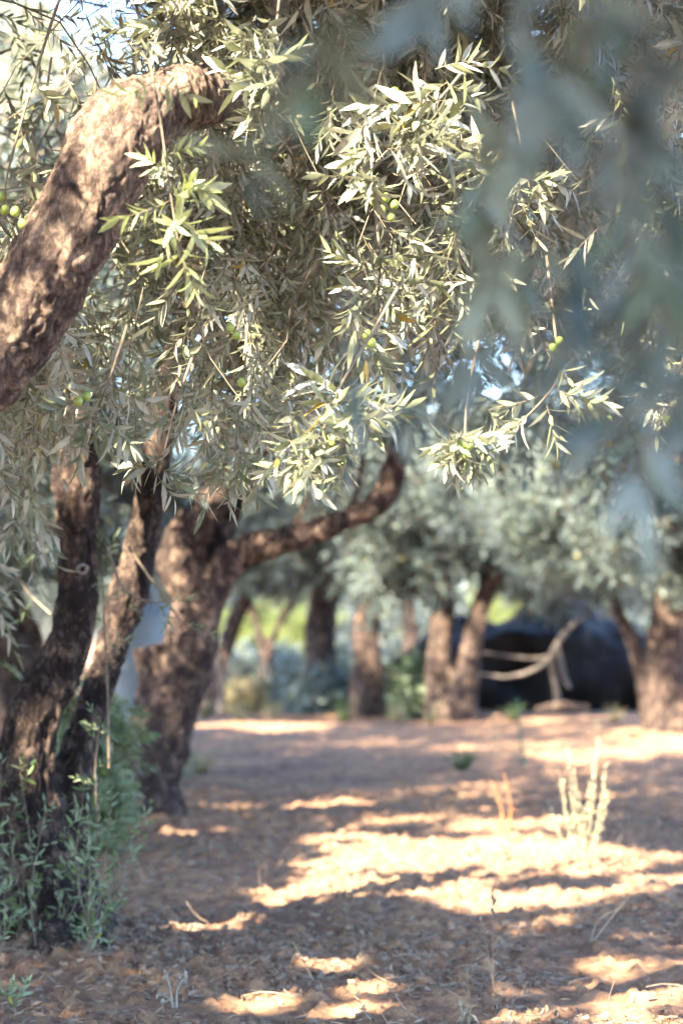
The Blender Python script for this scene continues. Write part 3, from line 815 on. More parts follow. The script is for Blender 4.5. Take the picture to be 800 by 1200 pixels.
for k in range(820):
    px = rngC.uniform(-250, 900); d = dC + rngC.uniform(-1.3, 2.5)
    lo = np.interp(px, [-250, 200, 250, 330, 430, 520, 640, 800], [720, 560, 540, 600, 560, 560, 540, 560]) - rngC.uniform() ** 1.2 * 640
    if px < 170 and lo < 230: continue
    e = P(px, lo, d); a = e + np.array([rngC.uniform(-.5, .5), rngC.uniform(-.3, .5), rngC.uniform(.4, 1.0)])
    hang(fo, a, e, rngC, .12, .09, 1.15, .006, .1, 1.1, .3)
def clearC(T):
    px, py, d = to_px(T)
    return ~((d < dC + .3) & (px > 160) & (px < 520) & (py > np.where(px > 420, 490, 545)))
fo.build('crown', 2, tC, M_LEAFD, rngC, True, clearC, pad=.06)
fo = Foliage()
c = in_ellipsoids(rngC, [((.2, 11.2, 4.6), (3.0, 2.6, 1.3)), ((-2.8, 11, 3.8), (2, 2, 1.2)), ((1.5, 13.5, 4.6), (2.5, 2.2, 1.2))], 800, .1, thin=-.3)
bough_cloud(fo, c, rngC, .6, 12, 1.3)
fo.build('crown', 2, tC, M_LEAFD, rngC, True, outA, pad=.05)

# ------------------------------------------------------------------ foreground tree, out of focus at the upper right
rngF = np.random.default_rng(61)
tF = thing('olive_tree', (2.3, .2, 0), 'olive tree close to the camera whose blurred twigs hang over the upper right', 'olive tree', 'olive trees of the grove')
woody('trunk', [([(2.3, .2, -.1), (2.25, .25, .6), (2.1, .4, 1.3), (1.7, .7, 2.0), (1.2, 1.0, 2.5), (.5, 1.3, 2.8)], [.26, .2, .16, .12, .07, .03], 14),
                ([(2.2, .3, .9), (2.5, .8, 1.8), (2.7, 1.6, 2.6)], [.15, .1, .05], 12),
                ([(2.2, .3, 1.1), (2.0, -.5, 2.0), (1.6, -1.2, 2.8)], [.14, .09, .04], 12)], M_BARK, tF, .02, .015, 9, .012, 21)
FG = [  # start px,py,d  end px,py,d
    (560, -160, 1.15, 540, -30, 1.1), (640, -160, 1.05, 600, 0, 1.0), (700, -150, 1.0, 680, 60, 1.0), (780, -150, 1.05, 740, 60, 1.0),
    (860, -80, 1.05, 770, 150, 1.0), (840, 60, 1.1, 730, 240, 1.1), (760, 60, 1.2, 670, 260, 1.2), (860, 200, 1.2, 780, 330, 1.2),
    (740, 200, 1.3, 700, 340, 1.3), (700, 260, 1.5, 590, 300, 1.5), (620, 80, 1.4, 575, 200, 1.4), (570, 330, 1.6, 515, 430, 1.6),
    (440, -150, 1.25, 410, -20, 1.25), (330, -120, 1.45, 318, 120, 1.45), (460, 250, 1.6, 415, 330, 1.6), (790, 330, 1.5, 750, 480, 1.55),
    (850, 330, 1.3, 800, 440, 1.3)]
for a in FG:
    k_ = 1.45 if a[3] > 480 else 1.15
    s_, e_ = P(a[0], a[1], a[2] * k_), P(a[3], a[4], a[5] * k_)
    n = 2 if a[0] > 480 else 1
    fo = Foliage()
    L = np.linalg.norm(e_ - s_)
    fo.twig(np.array([s_, (s_ + e_) / 2 + np.array([.004, 0, .006]), e_]), .0025, .0012, 4, 6)
    t = np.linspace(1 if n == 1 else .5, 1, n)[:, None]
    T = s_ * (1 - t) + e_ * t
    D = (e_ - s_) / L + rngF.normal(size=(n, 3)) * .5 + np.array([0, 0, -.4])
    fo.sprigs(T, D, rngF.uniform(.7, 1.0, n))
    fo.build('hanging_branch', 4, tF, M_SOFT if rngF.random() < .6 else M_LEAFD, rngF, False, None)
# big soft leaf pair
f3 = Foliage(); f3.twig(np.array([P(790, 470, 1.6), P(760, 520, 1.6), P(745, 560, 1.6)]), .0025, .0012, 4, 8)
for (px, py, a, L) in [(745, 558, .12, .085), (746, 556, -.5, .06), (760, 520, .45, .06)]:
    lv, lf = leaf(L, .017, 0, .1, .2)
    D = np.array([math.sin(a), -.15, -math.cos(a)])
    x = np.array([math.cos(a), 0, math.sin(a)]); u = np.cross(D, x)
    f3.g.add(lv @ np.stack([x, u, D], 1).T + P(px, py, 1.6), lf, 0)
f3.build('hanging_branch', 0, tF, M_LEAFD, rngF, False, None, 'soft pale leaves at the tip of a blurred twig')
fo = Foliage()
c = in_ellipsoids(rngF, [((1.6, .3, 3.2), (2.6, 2.6, 1.1)), ((-.6, -.4, 3.6), (1.8, 2.0, .9)), ((-1.4, -.6, 3.6), (1.6, 1.6, .8))], 650, .1, thin=-.3)
bough_cloud(fo, c, rngF, .5, 12, 1.1)
fo.build('crown', 2, tF, M_LEAF, rngF, True, outA, pad=.02)

# ------------------------------------------------------------------ trees added to shade the grove, most of them out of view
protoCrown = {}
def crown_mesh(key, rng, els, n, size, per, s, mat, lod=2):
    fo = Foliage()
    c = in_ellipsoids(rng, els, n, .1)
    bough_cloud(fo, c, rng, size, per, s)
    return fo

def simple_tree(loc, stems, els, n, label, rng, mat=M_LEAFD, size=.6, per=12, s=1.3, lod=3, bark=M_BARKF, gap=True, voxel=.035, pad=.1, name='olive_tree', group='olive trees of the grove', flt=None, cat='olive tree', thin=.1):
    t = thing(name, (loc[0], loc[1], 0), label, cat, group)
    woody('trunk', stems, bark, t, voxel, .03, 4, .03, int(rng.integers(0, 99)), None, 2)
    fo = Foliage()
    c = in_ellipsoids(rng, els, n, .1, .9, thin=thin)
    bough_cloud(fo, c, rng, size, per, s)
    fo.build('crown', lod, t, mat, rng, gap, flt, None, pad)
    return t

rg = np.random.default_rng(71)
def generic_tree(x, y, label, R=2.6, zc=3.5, h=1.3, n=300, rng=rg, flt=outA, ry=1.05, mat=M_LEAFD):
    st = [([(x, y, -.1), (x + .05, y, .8), (x - .1, y + .1, 1.5)], [.3, .22, .17], 14),
          ([(x - .1, y + .1, 1.3), (x - .8, y + .5, 2.3), (x - 1.4, y + .8, 3.3)], [.15, .11, .05], 12),
          ([(x - .1, y + .1, 1.3), (x + .7, y - .3, 2.4), (x + 1.2, y - .8, 3.4)], [.15, .11, .05], 12)]
    simple_tree((x, y), st, [((x, y, zc), (R, R * ry, h))], n, label, rng, mat, .6, 16, 1.0, 2, M_BARK, True, .03, .03, flt=flt, thin=-.35)
generic_tree(-4.6, -1.6, 'olive tree standing out of sight behind the camera on the sunny side', 2.9, 4.0, 1.5, 420)
generic_tree(-6.6, 3.4, 'olive tree standing out of sight to the far left of the near limb', 2.6, 3.6, 1.3, 300)
generic_tree(-5.6, 8.6, 'olive tree standing out of sight to the left of the two dark stems', 2.6, 3.6, 1.4, 260)
generic_tree(4.4, 7.5, 'olive tree standing out of sight to the right of the dry weed', 2.3, 3.7, 1.3, 260)
generic_tree(-6.5, 15, 'olive tree standing out of sight at the left beyond the forked trunk', 2.8, 4.0, 1.5, 260)
generic_tree(-4.2, 12.2, 'sunlit olive tree whose pale glare-coloured crown shows beyond the near limb', 2.6, 4.4, 1.5, 900, mat=M_GLARE, flt=lambda T: (to_px(T)[0] < 170) & ((to_px(T)[1] < 330) | (to_px(T)[0] < -100)))
generic_tree(4.3, 18.5, 'olive tree rooted beyond the right edge, high crown added to shade the background row', 4.0, 5.0, 1.2, 1050, flt=None, ry=1.5)
generic_tree(-4.6, 18.5, 'olive tree rooted beyond the left edge, high crown added to shade the background row', 4.9, 5.0, 1.2, 1350, flt=None, ry=1.35)
generic_tree(.4, -1.8, 'olive tree standing out of sight just behind the camera', 2.4, 4.9, 1.2, 360)
generic_tree(5.0, 14.5, 'olive tree standing out of sight at the right between dry weed and background row', 2.8, 4.2, 1.4, 320)
generic_tree(-6.8, 20, 'olive tree standing out of sight at the far left of the background row', 3.0, 4.2, 1.5, 320)
generic_tree(-8.5, -0.5, 'olive tree standing out of sight far to the left of the camera', 2.6, 4.4, 1.5, 300)
generic_tree(-1.2, -5.2, 'olive tree standing out of sight straight behind the camera', 2.8, 4.6, 1.5, 300)

# ------------------------------------------------------------------ background trees (px, depth)
rb = np.random.default_rng(81)
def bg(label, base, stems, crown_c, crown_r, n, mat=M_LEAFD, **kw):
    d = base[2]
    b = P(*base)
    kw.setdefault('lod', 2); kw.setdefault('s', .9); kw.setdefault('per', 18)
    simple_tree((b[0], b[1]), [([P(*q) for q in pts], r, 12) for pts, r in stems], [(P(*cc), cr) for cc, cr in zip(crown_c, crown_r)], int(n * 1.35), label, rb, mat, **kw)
def D(py): return 1.1 * F / (py - 740) * 1.0
bg('background olive with two stems side by side, the left one sunlit, before the dark heap', (535, 842, 25),
   [([(525, 848, 25), (515, 800, 25), (516, 740, 25), (520, 690, 25), (500, 620, 25)], [.3, .19, .17, .15, .1]),
    ([(535, 848, 24.9), (545, 800, 24.8), (556, 740, 24.8), (572, 685, 24.8), (610, 645, 24.8), (660, 580, 25)], [.3, .17, .14, .13, .11, .06]),
    ([(570, 690, 24.8), (565, 640, 25), (560, 560, 25)], [.13, .1, .05]),
    ([(545, 835, 24.8), (562, 846, 24.6)], [.15, .06])],
   [(570, 560, 25), (480, 620, 24.5), (650, 620, 25.5), (470, 668, 24.6), (660, 668, 25.8)], [(2.1, 1.8, 1.3), (1.1, 1.2, .9), (1.4, 1.3, .75), (.8, .8, .4), (1.0, .8, .35)], 520)
bg('background olive with a straight sunlit-topped trunk left of the twin-stemmed tree', (430, 838, 26),
   [([(428, 840, 26), (430, 790, 26), (428, 740, 26), (436, 700, 26), (440, 640, 26)], [.3, .2, .17, .19, .1]), ([(432, 720, 26), (455, 680, 26), (480, 620, 26)], [.16, .1, .05])],
   [(430, 590, 26), (380, 620, 26), (400, 672, 26.4)], [(1.7, 1.6, 1.1), (1, 1, .8), (.9, .8, .35)], 320)
bg('background olive with a dark upright trunk among low bushes', (378, 833, 27.5),
   [([(380, 836, 27.5), (378, 790, 27.5), (374, 740, 27.5), (380, 700, 27.5), (390, 640, 27.5)], [.34, .24, .22, .2, .12])],
   [(370, 600, 27.5)], [(1.7, 1.6, 1.0)], 220)
bg('slender background olive forking into a narrow V over the pale gap', (312, 826, 30),
   [([(312, 828, 30), (311, 780, 30), (303, 740, 30), (292, 700, 30), (280, 640, 30)], [.12, .1, .09, .08, .05]), ([(311, 775, 30), (325, 735, 30), (348, 695, 30), (365, 640, 30)], [.1, .08, .07, .04])],
   [(320, 620, 30)], [(1.5, 1.5, 1.0)], 170)
bg('slim dark background olive leaning right beside the forked trunk', (248, 838, 26),
   [([(246, 842, 26), (252, 800, 26), (262, 765, 26), (278, 720, 26), (300, 680, 26), (330, 620, 26)], [.16, .14, .13, .12, .1, .06])],
   [(290, 610, 26)], [(1.5, 1.4, 1.0)], 200)
bg('right-hand background olive with a broad dark trunk cut by the frame', (785, 858, 21.8),
   [([(785, 866, 21.8), (783, 820, 21.8), (780, 760, 21.8), (788, 700, 21.8), (800, 630, 21.8), (820, 540, 21.8)], [.34, .26, .24, .22, .2, .12]),
    ([(770, 850, 21.9), (755, 800, 22), (742, 755, 22.1), (728, 725, 22.2), (700, 660, 22.4)], [.18, .11, .1, .09, .05])],
   [(760, 580, 22), (690, 610, 23), (735, 680, 22.6)], [(2.0, 1.7, 1.15), (1.0, 1.0, .6), (.6, .7, .35)], 400)
bg('left-edge olive with a brown trunk half hidden behind the left stems', (12, 930, 13.2),
   [([(10, 945, 13.2), (14, 880, 13.2), (18, 800, 13.2), (4, 740, 13.2), (-40, 640, 13.2)], [.25, .17, .15, .13, .08]),
    ([(14, 850, 13.2), (45, 760, 13.3), (20, 700, 13.4), (-20, 640, 13.4)], [.12, .075, .07, .05])],
   [(-60, 520, 13.4), (60, 560, 14.5)], [(1.5, 1.3, .9), (.9, .9, .55)], 240, s=1.15, lod=2)
# a second row
bg('olive in the second row behind the dark heap, its crown low and blue-green', (690, 822, 34), [([(690, 826, 34), (688, 770, 34), (700, 700, 34)], [.26, .2, .14])], [(700, 610, 34)], [(2.6, 2, 1.6)], 300)
bg('olive in the second row behind the twin-stemmed tree', (480, 820, 35), [([(480, 824, 35), (484, 770, 35), (476, 700, 35)], [.26, .2, .14])], [(490, 590, 35)], [(2.3, 2, 1.4)], 240)
bg('olive in the second row glimpsed behind the limb of the forked trunk', (225, 824, 34), [([(225, 826, 34), (222, 770, 34), (235, 700, 34)], [.26, .2, .14])], [(200, 610, 34)], [(2.3, 2, 1.5)], 260)
bg('olive in the second row at the far left behind the brown trunk', (60, 826, 33), [([(60, 828, 33), (62, 770, 33), (50, 700, 33)], [.26, .2, .14])], [(40, 640, 33)], [(2.4, 2, 1.6)], 260)
bg('sunlit yellow-green tree shining through the gap above the dark heap', (625, 812, 42), [([(625, 812, 42), (622, 760, 42), (630, 700, 42)], [.2, .16, .1])], [(620, 690, 42), (610, 640, 43)], [(1.3, 1.0, .8), (1.3, 1.0, .7)], 130, M_LIME, gap=False, name='broadleaf_tree', group=None, cat='tree')
bg('sunlit lime-green bushy tree seen beyond the slender V-shaped olive', (300, 812, 44), [([(300, 812, 44), (302, 770, 44), (296, 720, 44)], [.16, .12, .08])], [(290, 745, 44), (345, 735, 46)], [(1.0, .9, .9), (.9, .8, .8)], 110, M_LIME, gap=False, name='broadleaf_tree', group=None, cat='tree')

# far woodland beyond the grove, reads as one mass
fo = Foliage()
pts = []
for k in range(1500):
    a = rb.uniform(-1, 1)
    x = a * 26; y = 52 + rb.uniform(0, 6) + abs(a) * 3
    top = 4.2 + 1.2 * math.sin(x * .7) + .8 * math.sin(x * 1.9 + 2)
    pts.append((x, y, rb.uniform(.1, 1) ** .8 * top))
bough_cloud(fo, np.array(pts), rb, 1.1, 9, 3.0, wood=False)
w = fo.build('far_woods', 3, None, M_LEAFD, rb, False); setting(w, 'stuff'); w['label'] = 'far dark woods beyond the grove'

# ------------------------------------------------------------------ dark heap under tarpaulin
def build_heap():
    t = thing('covered_heap', P(620, 826, 28.5) * np.array([1, 1, 0]), 'long dark heap covered with black sheeting behind the twin-stemmed tree', 'covered heap')
    M_TARP = plain_mat('black_sheeting', (.005, .0045, .005), (.016, .014, .015), 3, .65, .4, 0, 4, .12)
    c = P(620, 826, 28.5); cx, cy = c[0], c[1]
    nx, nz = 110, 40
    V = []
    for i in range(nx):
        u = i / (nx - 1) * 2 - 1
        for j in range(nz):
            a = math.pi * j / (nz - 1)
            prof = (1 - abs(u) ** 3.2) ** .5 if abs(u) < 1 else 0
            H = (1.25 + .22 * math.sin(u * 4 + .9) + .1 * math.sin(u * 9) - .05 * u) * prof
            ca, sa = math.cos(a), math.sin(a)
            ex = .55
            V.append([cx + u * 2.35, cy - math.copysign(abs(ca) ** ex, ca) * 1.0 * (.5 + .5 * prof), H * sa ** ex - .02])
    V = np.array(V)
    n = fbm(V * np.array([1.3, 1.3, 2.4]), 4, 4); r = 1 - np.abs(fbm(V * np.array([.8, .8, 1.8]) + 5, 3, 9)) * 2
    V[:, 1] -= n * .4 + r * .3; V[:, 2] += (n * .3 + r * .2) * np.clip(V[:, 2], 0, 1)
    f = [[i * nz + j, (i + 1) * nz + j, (i + 1) * nz + j + 1, i * nz + j + 1] for i in range(nx - 1) for j in range(nz - 1)]
    link('sheeting', mesh_from('sheeting', V, np.array(f), None, [M_TARP]), t)
    # ropes over it
    for u in (-.45, .1, .6):
        x = cx + u * 2.35
        pts = []
        for a in np.linspace(.05, math.pi - .05, 14):
            ca, sa = math.cos(a), math.sin(a)
            pts.append([x + .02 * math.sin(a * 5), cy - math.copysign(abs(ca) ** .55, ca) * 1.12, 1.42 * sa ** .55])
        v, f = tube(pts, [.012, .012], 6, 40)
        link('rope', mesh_from('rope', v, f, None, [plain_mat('rope', (.05, .05, .055), (.1, .1, .1))]), t)
build_heap()

# ------------------------------------------------------------------ dead grey branches before the heap
M_DEAD = plain_mat('dead_wood', (.05, .045, .047), (.12, .108, .108), 9, .85, .5)
def dead_branch(label, paths, name='dead_branch'):
    pts0 = P(*paths[0][0][0])
    t = thing(name, (pts0[0], pts0[1], 0), label, 'dead branch')
    g = Geo()
    for pts, r in paths:
        v, f = tube([P(*q) for q in pts], r, 8, len(pts) * 6); g.add(v, f)
    v, f, m = g.arrays()
    v = v + (fbm(v * 9, 3, 2) * .012)[:, None]
    link('stem', mesh_from('stem', v, f, None, [M_BARKF if name == 'cut_log' else M_DEAD]), t)
dead_branch('pale grey dead branch propped up in a bow in front of the dark heap',
            [([(655, 832, 24.2), (650, 800, 24.1), (646, 770, 24), (662, 742, 24), (690, 718, 24)], [.04, .035, .045, .035, .02]),
             ([(648, 770, 24), (625, 785, 24), (595, 793, 24.1), (560, 790, 24.3)], [.035, .026, .022, .014]),
             ([(648, 770, 24), (620, 772, 24.2), (590, 768, 24.4), (565, 765, 24.5)], [.025, .018, .014, .01]),
             ([(652, 755, 24), (660, 790, 24), (667, 806, 23.9)], [.035, .03, .03])])
dead_branch('reddish cut log lying under the propped dead branch',
            [([(628, 832, 24), (655, 827, 23.8), (690, 830, 23.7)], [.04, .055, .035])], 'cut_log')
dead_branch('small pale forked dead stick standing beside the forked trunk',
            [([(258, 838, 24), (260, 800, 24), (252, 768, 24)], [.05, .04, .03]), ([(260, 800, 24), (270, 770, 24)], [.035, .02])])

# ------------------------------------------------------------------ pale plastic drum and bucket behind the forked trunk
def lathe(prof, c, n=28, R=None):
    V = []
    for r, z in prof:
        for j in range(n):
            a = 2 * math.pi * j / n; V.append([r * math.cos(a), r * math.sin(a), z])
    V = np.array(V)
    if R is not None: V = V @ R.T
    f = [[i * n + j, i * n + (j + 1) % n, (i + 1) * n + (j + 1) % n, (i + 1) * n + j] for i in range(len(prof) - 1) for j in range(n)]
    return V + np.array(c), np.array(f)
def build_drum():
    c = P(163, 870, 15.5); x, y = c[0], c[1]
    M_PL = plain_mat('pale_plastic', (.10, .14, .19), (.19, .24, .29), 5, .4, .05)
    
    t = thing('water_tank', (x, y, 0), 'tall pale blue plastic tank seen in the gap left of the forked trunk', 'water tank')
    pr = [(.01, .0), (.24, .0), (.26, .03), (.26, .4), (.272, .43), (.26, .46), (.26, .8), (.272, .83), (.26, .86), (.26, 1.2), (.24, 1.28), (.14, 1.34), (.12, 1.36), (.01, 1.36)]
    v, f = lathe(pr, (x, y, 0)); link('tank_body', mesh_from('tank_body', v, f, None, [M_PL]), t)
    v, f = lathe([(.01, 1.36), (.13, 1.36), (.135, 1.38), (.135, 1.42), (.12, 1.44), (.01, 1.44)], (x, y, 0)); link('lid', mesh_from('lid', v, f, None, [M_PL]), t)
build_drum()

# ------------------------------------------------------------------ suckers, bushes and weeds
def stem_plant(name, base, tops, label, cat, group, mat, r=.003, s=.5, step=.045, lod=0, rng=None, open_=.6, dens=1.0, twig=M_TWIG):
    rng = rng or rb
    b = np.array(base, float)
    t = thing(name, (b[0], b[1], b[2]), label, cat, group)
    fo = Foliage()
    for tp in tops:
        tp = np.array(tp, float)
        m = (b + tp) / 2 + rng.normal(size=3) * .03
        pts = np.array([b + rng.normal(size=3) * np.array([.015, .015, 0]), m, tp])
        fo.twig(pts, r, r * .4, 5, 12)
        L = np.linalg.norm(tp - b); n = max(2, int(L / step))
        c = spline(pts, n + 2)[2:]
        T = np.tile((tp - b) / L, (n, 1))
        o = rng.normal(size=(n, 3)); o[:, 2] *= .3; o /= np.linalg.norm(o, axis=1)[:, None]
        fo.sprigs(c, T * (1 - open_) + o * open_ + np.array([0, 0, .3]), s * rng.uniform(.6, 1.1, n))
        fo.sprigs(tp, T[0], s * .9)
    fo.build('leafy_stem', lod, t, mat, rng, False)
    return t
def gz(p): return float(ground_z(np.array([p[0]]), np.array([p[1]]))[0])
def gb(px, py):
    p = G(px, py); return np.array([p[0], p[1], gz(p)])
suck = [
    (10, 1128, [(2, 900), (-12, 930)], 'tallest leafy sucker, at the very left edge by the trunk foot'),
    (22, 1118, [(24, 905), (12, 980)], 'straight upright sucker with a bare lower stem, second from the left edge'),
    (40, 1128, [(52, 955)], 'thin sucker with a small tuft on top in front of the dark bark'),
    (62, 1122, [(80, 975), (68, 1030)], 'short sucker leaning right across the roots'),
    (110, 1130, [(114, 925), (104, 960), (130, 950), (98, 930)], 'bushy sucker standing free to the right of the trunk foot'),
    (113, 1120, [(170, 962), (150, 990)], 'sucker arching right with a pale yellow-green tip'),
    (92, 1122, [(90, 1090), (99, 1102)], 'tiny bright green seedling among the bark chips'),
    (-5, 1150, [(5, 1050), (-10, 1020)], 'low leafy tuft at the bottom of the left edge'),
]
for k, (px, py, tops, lab) in enumerate(suck):
    b = gb(px, py); d = float(to_px(b)[2][0])
    if k in (4, 5): mat = M_FRESH
    stem_plant('olive_sucker', b, [P(a, c, d - .05) for a, c in tops], lab, 'sucker', 'leafy suckers at the foot of the left tree', M_FRESH, .0032, 1.0, .032, 5, None, .75)
for px, py, w, h, lab in [
    (225, 918, 1, 38, 'small dark green tuft beside the foot of the forked trunk'),
    (12, 1192, 1, 22, 'small light green seedling in the bottom left corner')]:
    b = gb(px, py); d = float(to_px(b)[2][0])
    stem_plant('seedling', b, [P(px + rb.uniform(-18, 18) * w, py - h * rb.uniform(.6, 1), d) for _ in range(5)], lab, 'seedling', None, M_FRESH, .002, .9, .03, 5)
# low bushes between the background trunks
def bush(px, py, d, w, h, label, mat, n=26, s=1.5, cat='bush'):
    b = P(px, py, d); b[2] = 0
    t = thing('bush', b, label, cat, 'low bushes between the background trunks')
    fo = Foliage(); hw = w / F * d / 2; hh = h / F * d
    c = in_ellipsoids(rb, [((b[0], b[1], hh * .45), (hw, hw * .8, hh * .5))], n, .1, 2)
    bough_cloud(fo, c, rb, .25, 7, s)
    fo.build('foliage', 2, t, mat, rb, False)
    v, f = tube([(b[0], b[1], -.03), (b[0] + .03, b[1], hh * .5)], [.02, .01], 6, 5)
    link('stem', mesh_from('stem', v, f, None, [M_TWIG]), t)
M_STRAW = leaf_mat('straw_leaf', (.38, .33, .18), (.46, .40, .24), (.42, .38, .26), (.5, .4, .2), .25, .7)
bush(285, 832, 27, 60, 40, 'straw-coloured low bush left of the slender V-shaped olive', M_STRAW)
bush(335, 830, 28, 60, 50, 'grey-green low bush below the slender V-shaped olive', M_LEAFD)
bush(362, 835, 26.5, 40, 60, 'dark green bush at the foot of the dark upright trunk', M_LEAFD)
bush(398, 833, 27, 50, 70, 'deep green bush between the two upright background trunks', M_LEAFD)
bush(462, 832, 27, 50, 55, 'pale bush right of the sunlit-topped trunk', M_STRAW)
bush(490, 835, 25.5, 34, 90, 'narrow green bush against the twin-stemmed tree', M_FRESH)
bush(98, 905, 9.6, 80, 230, 'dark leafy bush behind the gap between the two dark stems', M_FRESH, 80, .8)
bush(30, 880, 10.5, 90, 90, 'dark leafy bush behind the left edge stems', M_LEAFD, 40, .8)
bush(300, 815, 38, 120, 60, 'wide blue-green bush far behind the slender V-shaped olive', M_LEAFD, 60)
bush(440, 818, 36, 120, 80, 'wide dark bush far behind the two upright trunks', M_LEAFD, 70)

for k, (px, py, hh, lab) in enumerate([
    (240, 842, 26, 'dry grass tuft right beside the small forked dead stick'), (282, 846, 20, 'low dry grass tuft in front of the straw-coloured bush'),
    (322, 843, 24, 'dry grass tuft in front of the grey-green bush'), (403, 846, 30, 'dry grass tuft between the two upright background trunks'),
    (466, 846, 26, 'dry grass tuft in front of the pale bush'), (505, 850, 22, 'dry grass tuft at the left foot of the twin-stemmed tree'),
    (600, 846, 20, 'dry grass tuft in front of the left end of the dark heap'), (720, 850, 24, 'dry grass tuft near the foot of the broad right-hand trunk'),
    (238, 905, 26, 'sparse dry grass tuft on the soil right of the forked trunk'), (540, 905, 26, 'sparse grass tuft in the shade beyond the orange-brown stalk')]):
    b = gb(px, py); d = float(to_px(b)[2][0]); b[2] -= .01
    t = thing('grass_tuft', b, lab, 'grass tuft', 'dry grass tufts along the far edge of the soil')
    g = Geo()
    for _ in range(34):
        a = rb.uniform(0, 2 * math.pi); rr = rb.uniform(.2, 1) * .22
        tip = b + np.array([math.cos(a) * rr, math.sin(a) * rr, hh / F * d * rb.uniform(.5, 1.2)])
        o = np.array([math.cos(a), math.sin(a), 0]) * .05 * rb.uniform(0, 1)
        v, f = tube([b + o, (b + o) * .5 + tip * .5 + np.array([0, 0, .04]), tip], [.005, .0015], 3, 5); g.add(v, f)
    v, f, m = g.arrays(); link('blades', mesh_from('blades', v, f, None, [M_STRAW if k % 3 else M_FRESH]), t)

# dry spiky weed: woolly knobs on upright stalks
def dry_weed():
    b = gb(684, 1018); d = float(to_px(b)[2][0])
    t = thing('dry_weed', b, 'pale yellow dry weed with knobbly upright stalks standing in the sun patch', 'weed')
    M = plain_mat('dry_seed_heads', (.36, .34, .23), (.48, .45, .32), 60, .8, .4, .2)
    rr = np.random.default_rng(9)
    for (tx, ty) in [(642, 938), (652, 892), (664, 875), (700, 866), (710, 895), (690, 918), (678, 930), (706, 940), (668, 930), (646, 955), (658, 915), (695, 890), (712, 925), (684, 945), (672, 900)]:
        base = b + np.array([rr.uniform(-.02, .02), rr.uniform(-.02, .02), 0]); top = P(tx, ty, d + rr.uniform(-.1, .1))
        mid = base * .55 + top * .45 + np.array([(top - base)[0] * .18, 0, 0])
        g = Geo(); pts = [base, mid, top]
        v, f = tube(pts, [.0026, .0014], 5, 10); g.add(v, f)
        c = spline(pts, 40)
        L = np.linalg.norm(top - base)
        for q in c[12:]:
            if rr.random() < .72:
                o = rr.normal(size=3) * .006
                v, f = sphere(q + o, rr.uniform(.003, .0075), 6, 4, (1, 1, .8)); g.add(v, f)
                if rr.random() < .5:
                    lv, lf = leaf(.024, .008, 1); Dd = rr.normal(size=3); Dd[2] = abs(Dd[2]); g.add(lv @ frame_rot(Dd, 0).T + q, lf)
        v, f, m = g.arrays(); link('stalk', mesh_from('stalk', v, f, None, [M]), t)
dry_weed()

def thin_weed(name, px, py, tops, label, c1, c2, r=.002, beads=0, leafy=0, cat='weed'):
    b = gb(px, py); d = float(to_px(b)[2][0]); b[2] -= .005
    t = thing(name, b, label, cat)
    M = plain_mat(name + '_dry', c1, c2, 50, .75, .2, .15)
    g = Geo(); rr = np.random.default_rng(int(px * 7 + py))
    for tp in tops:
        path = [b + rr.normal(size=3) * .006] + [P(q[0], q[1], d) for q in tp]
        if len(path) == 2: path.insert(1, (path[0] + path[1]) / 2 + rr.normal(size=3) * .01)
        v, f = tube(path, [r, r * .5], 5, 16); g.add(v, f)
        c = spline(path, 24)
        for q in c[24 - beads:]:
            if beads: v, f = sphere(q + rr.normal(size=3) * .004, rr.uniform(.003, .006), 6, 4, (1, 1, 1.5)); g.add(v, f)
        for k in range(leafy):
            q = c[int(rr.integers(6, 24))]; lv, lf = leaf(rr.uniform(.03, .06), .012, 1, .3, .4)
            g.add(lv @ frame_rot(rr.normal(size=3), 0).T + q, lf)
    v, f, m = g.arrays(); link('stalk', mesh_from(name, v, f, None, [M]), t)
thin_weed('dead_stalk', 580, 1170, [[(570, 1110), (563, 1075)], [(577, 1100), (577, 1040)]], 'wiry dead stalk pair with tiny dark seeds in front of the sun patch', (.16, .12, .09), (.3, .24, .18), .0018, 7)
thin_weed('dead_stalk', 592, 985, [[(585, 940), (575, 915)], [(598, 950), (590, 905)], [(596, 960), (600, 945)]], 'orange-brown withered stalk at the upper edge of the sun patch', (.4, .16, .06), (.55, .3, .12), .004, 0, 4)
thin_weed('dead_stalk', 408, 1088, [[(402, 1060), (402, 1045)], [(410, 1062), (412, 1048)], [(406, 1075), (396, 1060)]], 'stubby dark dried plant below the sun patch', (.12, .09, .07), (.26, .2, .14), .004, 4, 3)
thin_weed('dead_stalk', 368, 1148, [[(355, 1125), (343, 1104)]], 'bent straw-coloured stalk with a curled dry leaf near the bottom', (.4, .32, .2), (.55, .45, .3), .0025, 0, 3)
thin_weed('dead_stalk', 205, 1180, [[(200, 1160), (195, 1140)], [(208, 1160), (219, 1142)], [(198, 1170), (184, 1166)], [(200, 1172), (190, 1176)]], 'grey forked dead stem with a V-shaped top at the bottom left', (.25, .24, .22), (.42, .4, .36), .0035, 5, 0)
thin_weed('green_stalk', 613, 905, [[(609, 860), (606, 818)]], 'tall blue-green upright stalk in the shade beyond the dry weed', (.06, .16, .10), (.10, .22, .14), .012, 0, 14)
thin_weed('green_stalk', 582, 890, [[(580, 860), (578, 835)]], 'short faint stalk left of the tall blue-green one', (.15, .2, .15), (.2, .26, .2), .006, 0, 6)
thin_weed('dead_stalk', 703, 885, [[(700, 862), (698, 842)]], 'thin pale stalk behind the dry weed', (.3, .32, .2), (.4, .4, .28), .005, 0, 6)
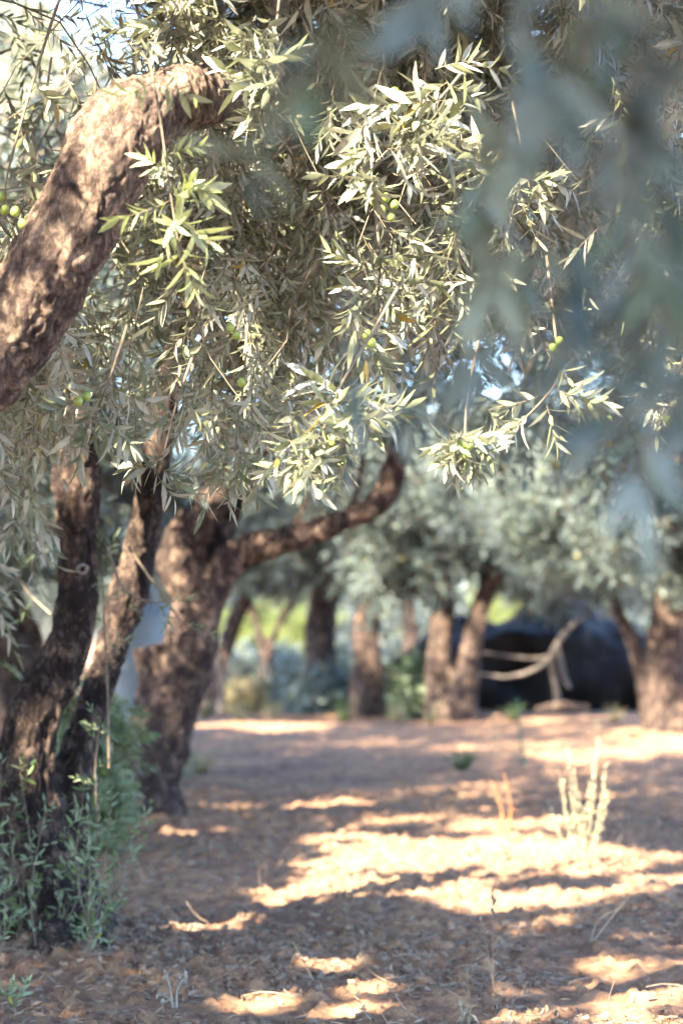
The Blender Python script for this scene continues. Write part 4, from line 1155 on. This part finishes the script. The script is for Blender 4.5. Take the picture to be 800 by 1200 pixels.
thin_weed('dead_stalk', 540, 1196, [[(541, 1186), (538, 1176)], [(545, 1188), (548, 1178)], [(543, 1190), (552, 1184)]], 'small pale dried tuft at the bottom edge', (.35, .3, .2), (.5, .42, .3), .003, 0, 5)
thin_weed('dead_stalk', 690, 1115, [[(720, 1070), (745, 1040)], [(700, 1080), (730, 1062)]], 'pale arching straws on the soil right of the centre', (.35, .3, .22), (.5, .44, .34), .0022, 0, 0)

# ------------------------------------------------------------------ light, sky, camera
w = bpy.data.worlds.new('World'); SC.world = w; w.use_nodes = True
nt = w.node_tree; bgn = nt.nodes['Background']
sky = nt.nodes.new('ShaderNodeTexSky'); sky.sky_type = 'NISHITA'; sky.sun_disc = False
sky.sun_elevation = SUN_EL; sky.sun_rotation = SUN_AZ; sky.air_density = 1.0; sky.dust_density = 1.0; sky.ozone_density = 4.5
nt.links.new(sky.outputs[0], bgn.inputs[0]); bgn.inputs[1].default_value = .13

ld = bpy.data.lights.new('sun', 'SUN'); ld.energy = 5; ld.angle = rad(.9); ld.color = (1, .82, .55)
lo = bpy.data.objects.new('sun', ld); COL.objects.link(lo)
lo.rotation_euler = Vector(S).to_track_quat('Z', 'Y').to_euler()

cd = bpy.data.cameras.new('camera'); cam = bpy.data.objects.new('camera', cd); COL.objects.link(cam)
cam.location = CAM; cam.rotation_euler = (math.pi / 2 + PITCH, 0, 0)
cd.sensor_fit = 'VERTICAL'; cd.sensor_height = 36; cd.lens = 36 * F / 1200
cd.clip_start = .05; cd.clip_end = 1500
cd.dof.use_dof = True; cd.dof.focus_distance = 4.95; cd.dof.aperture_fstop = 2.5
SC.camera = cam

SC.view_settings.view_transform = 'Standard'; SC.view_settings.look = 'None'
SC.view_settings.exposure = 3.5; SC.view_settings.gamma = 1
SC.cycles.use_denoising = True
SC.cycles.max_bounces = 7; SC.cycles.diffuse_bounces = 4; SC.cycles.glossy_bounces = 2; SC.cycles.transmission_bounces = 4
SC.cycles.sample_clamp_indirect = 8
SC.cycles.use_adaptive_sampling = True
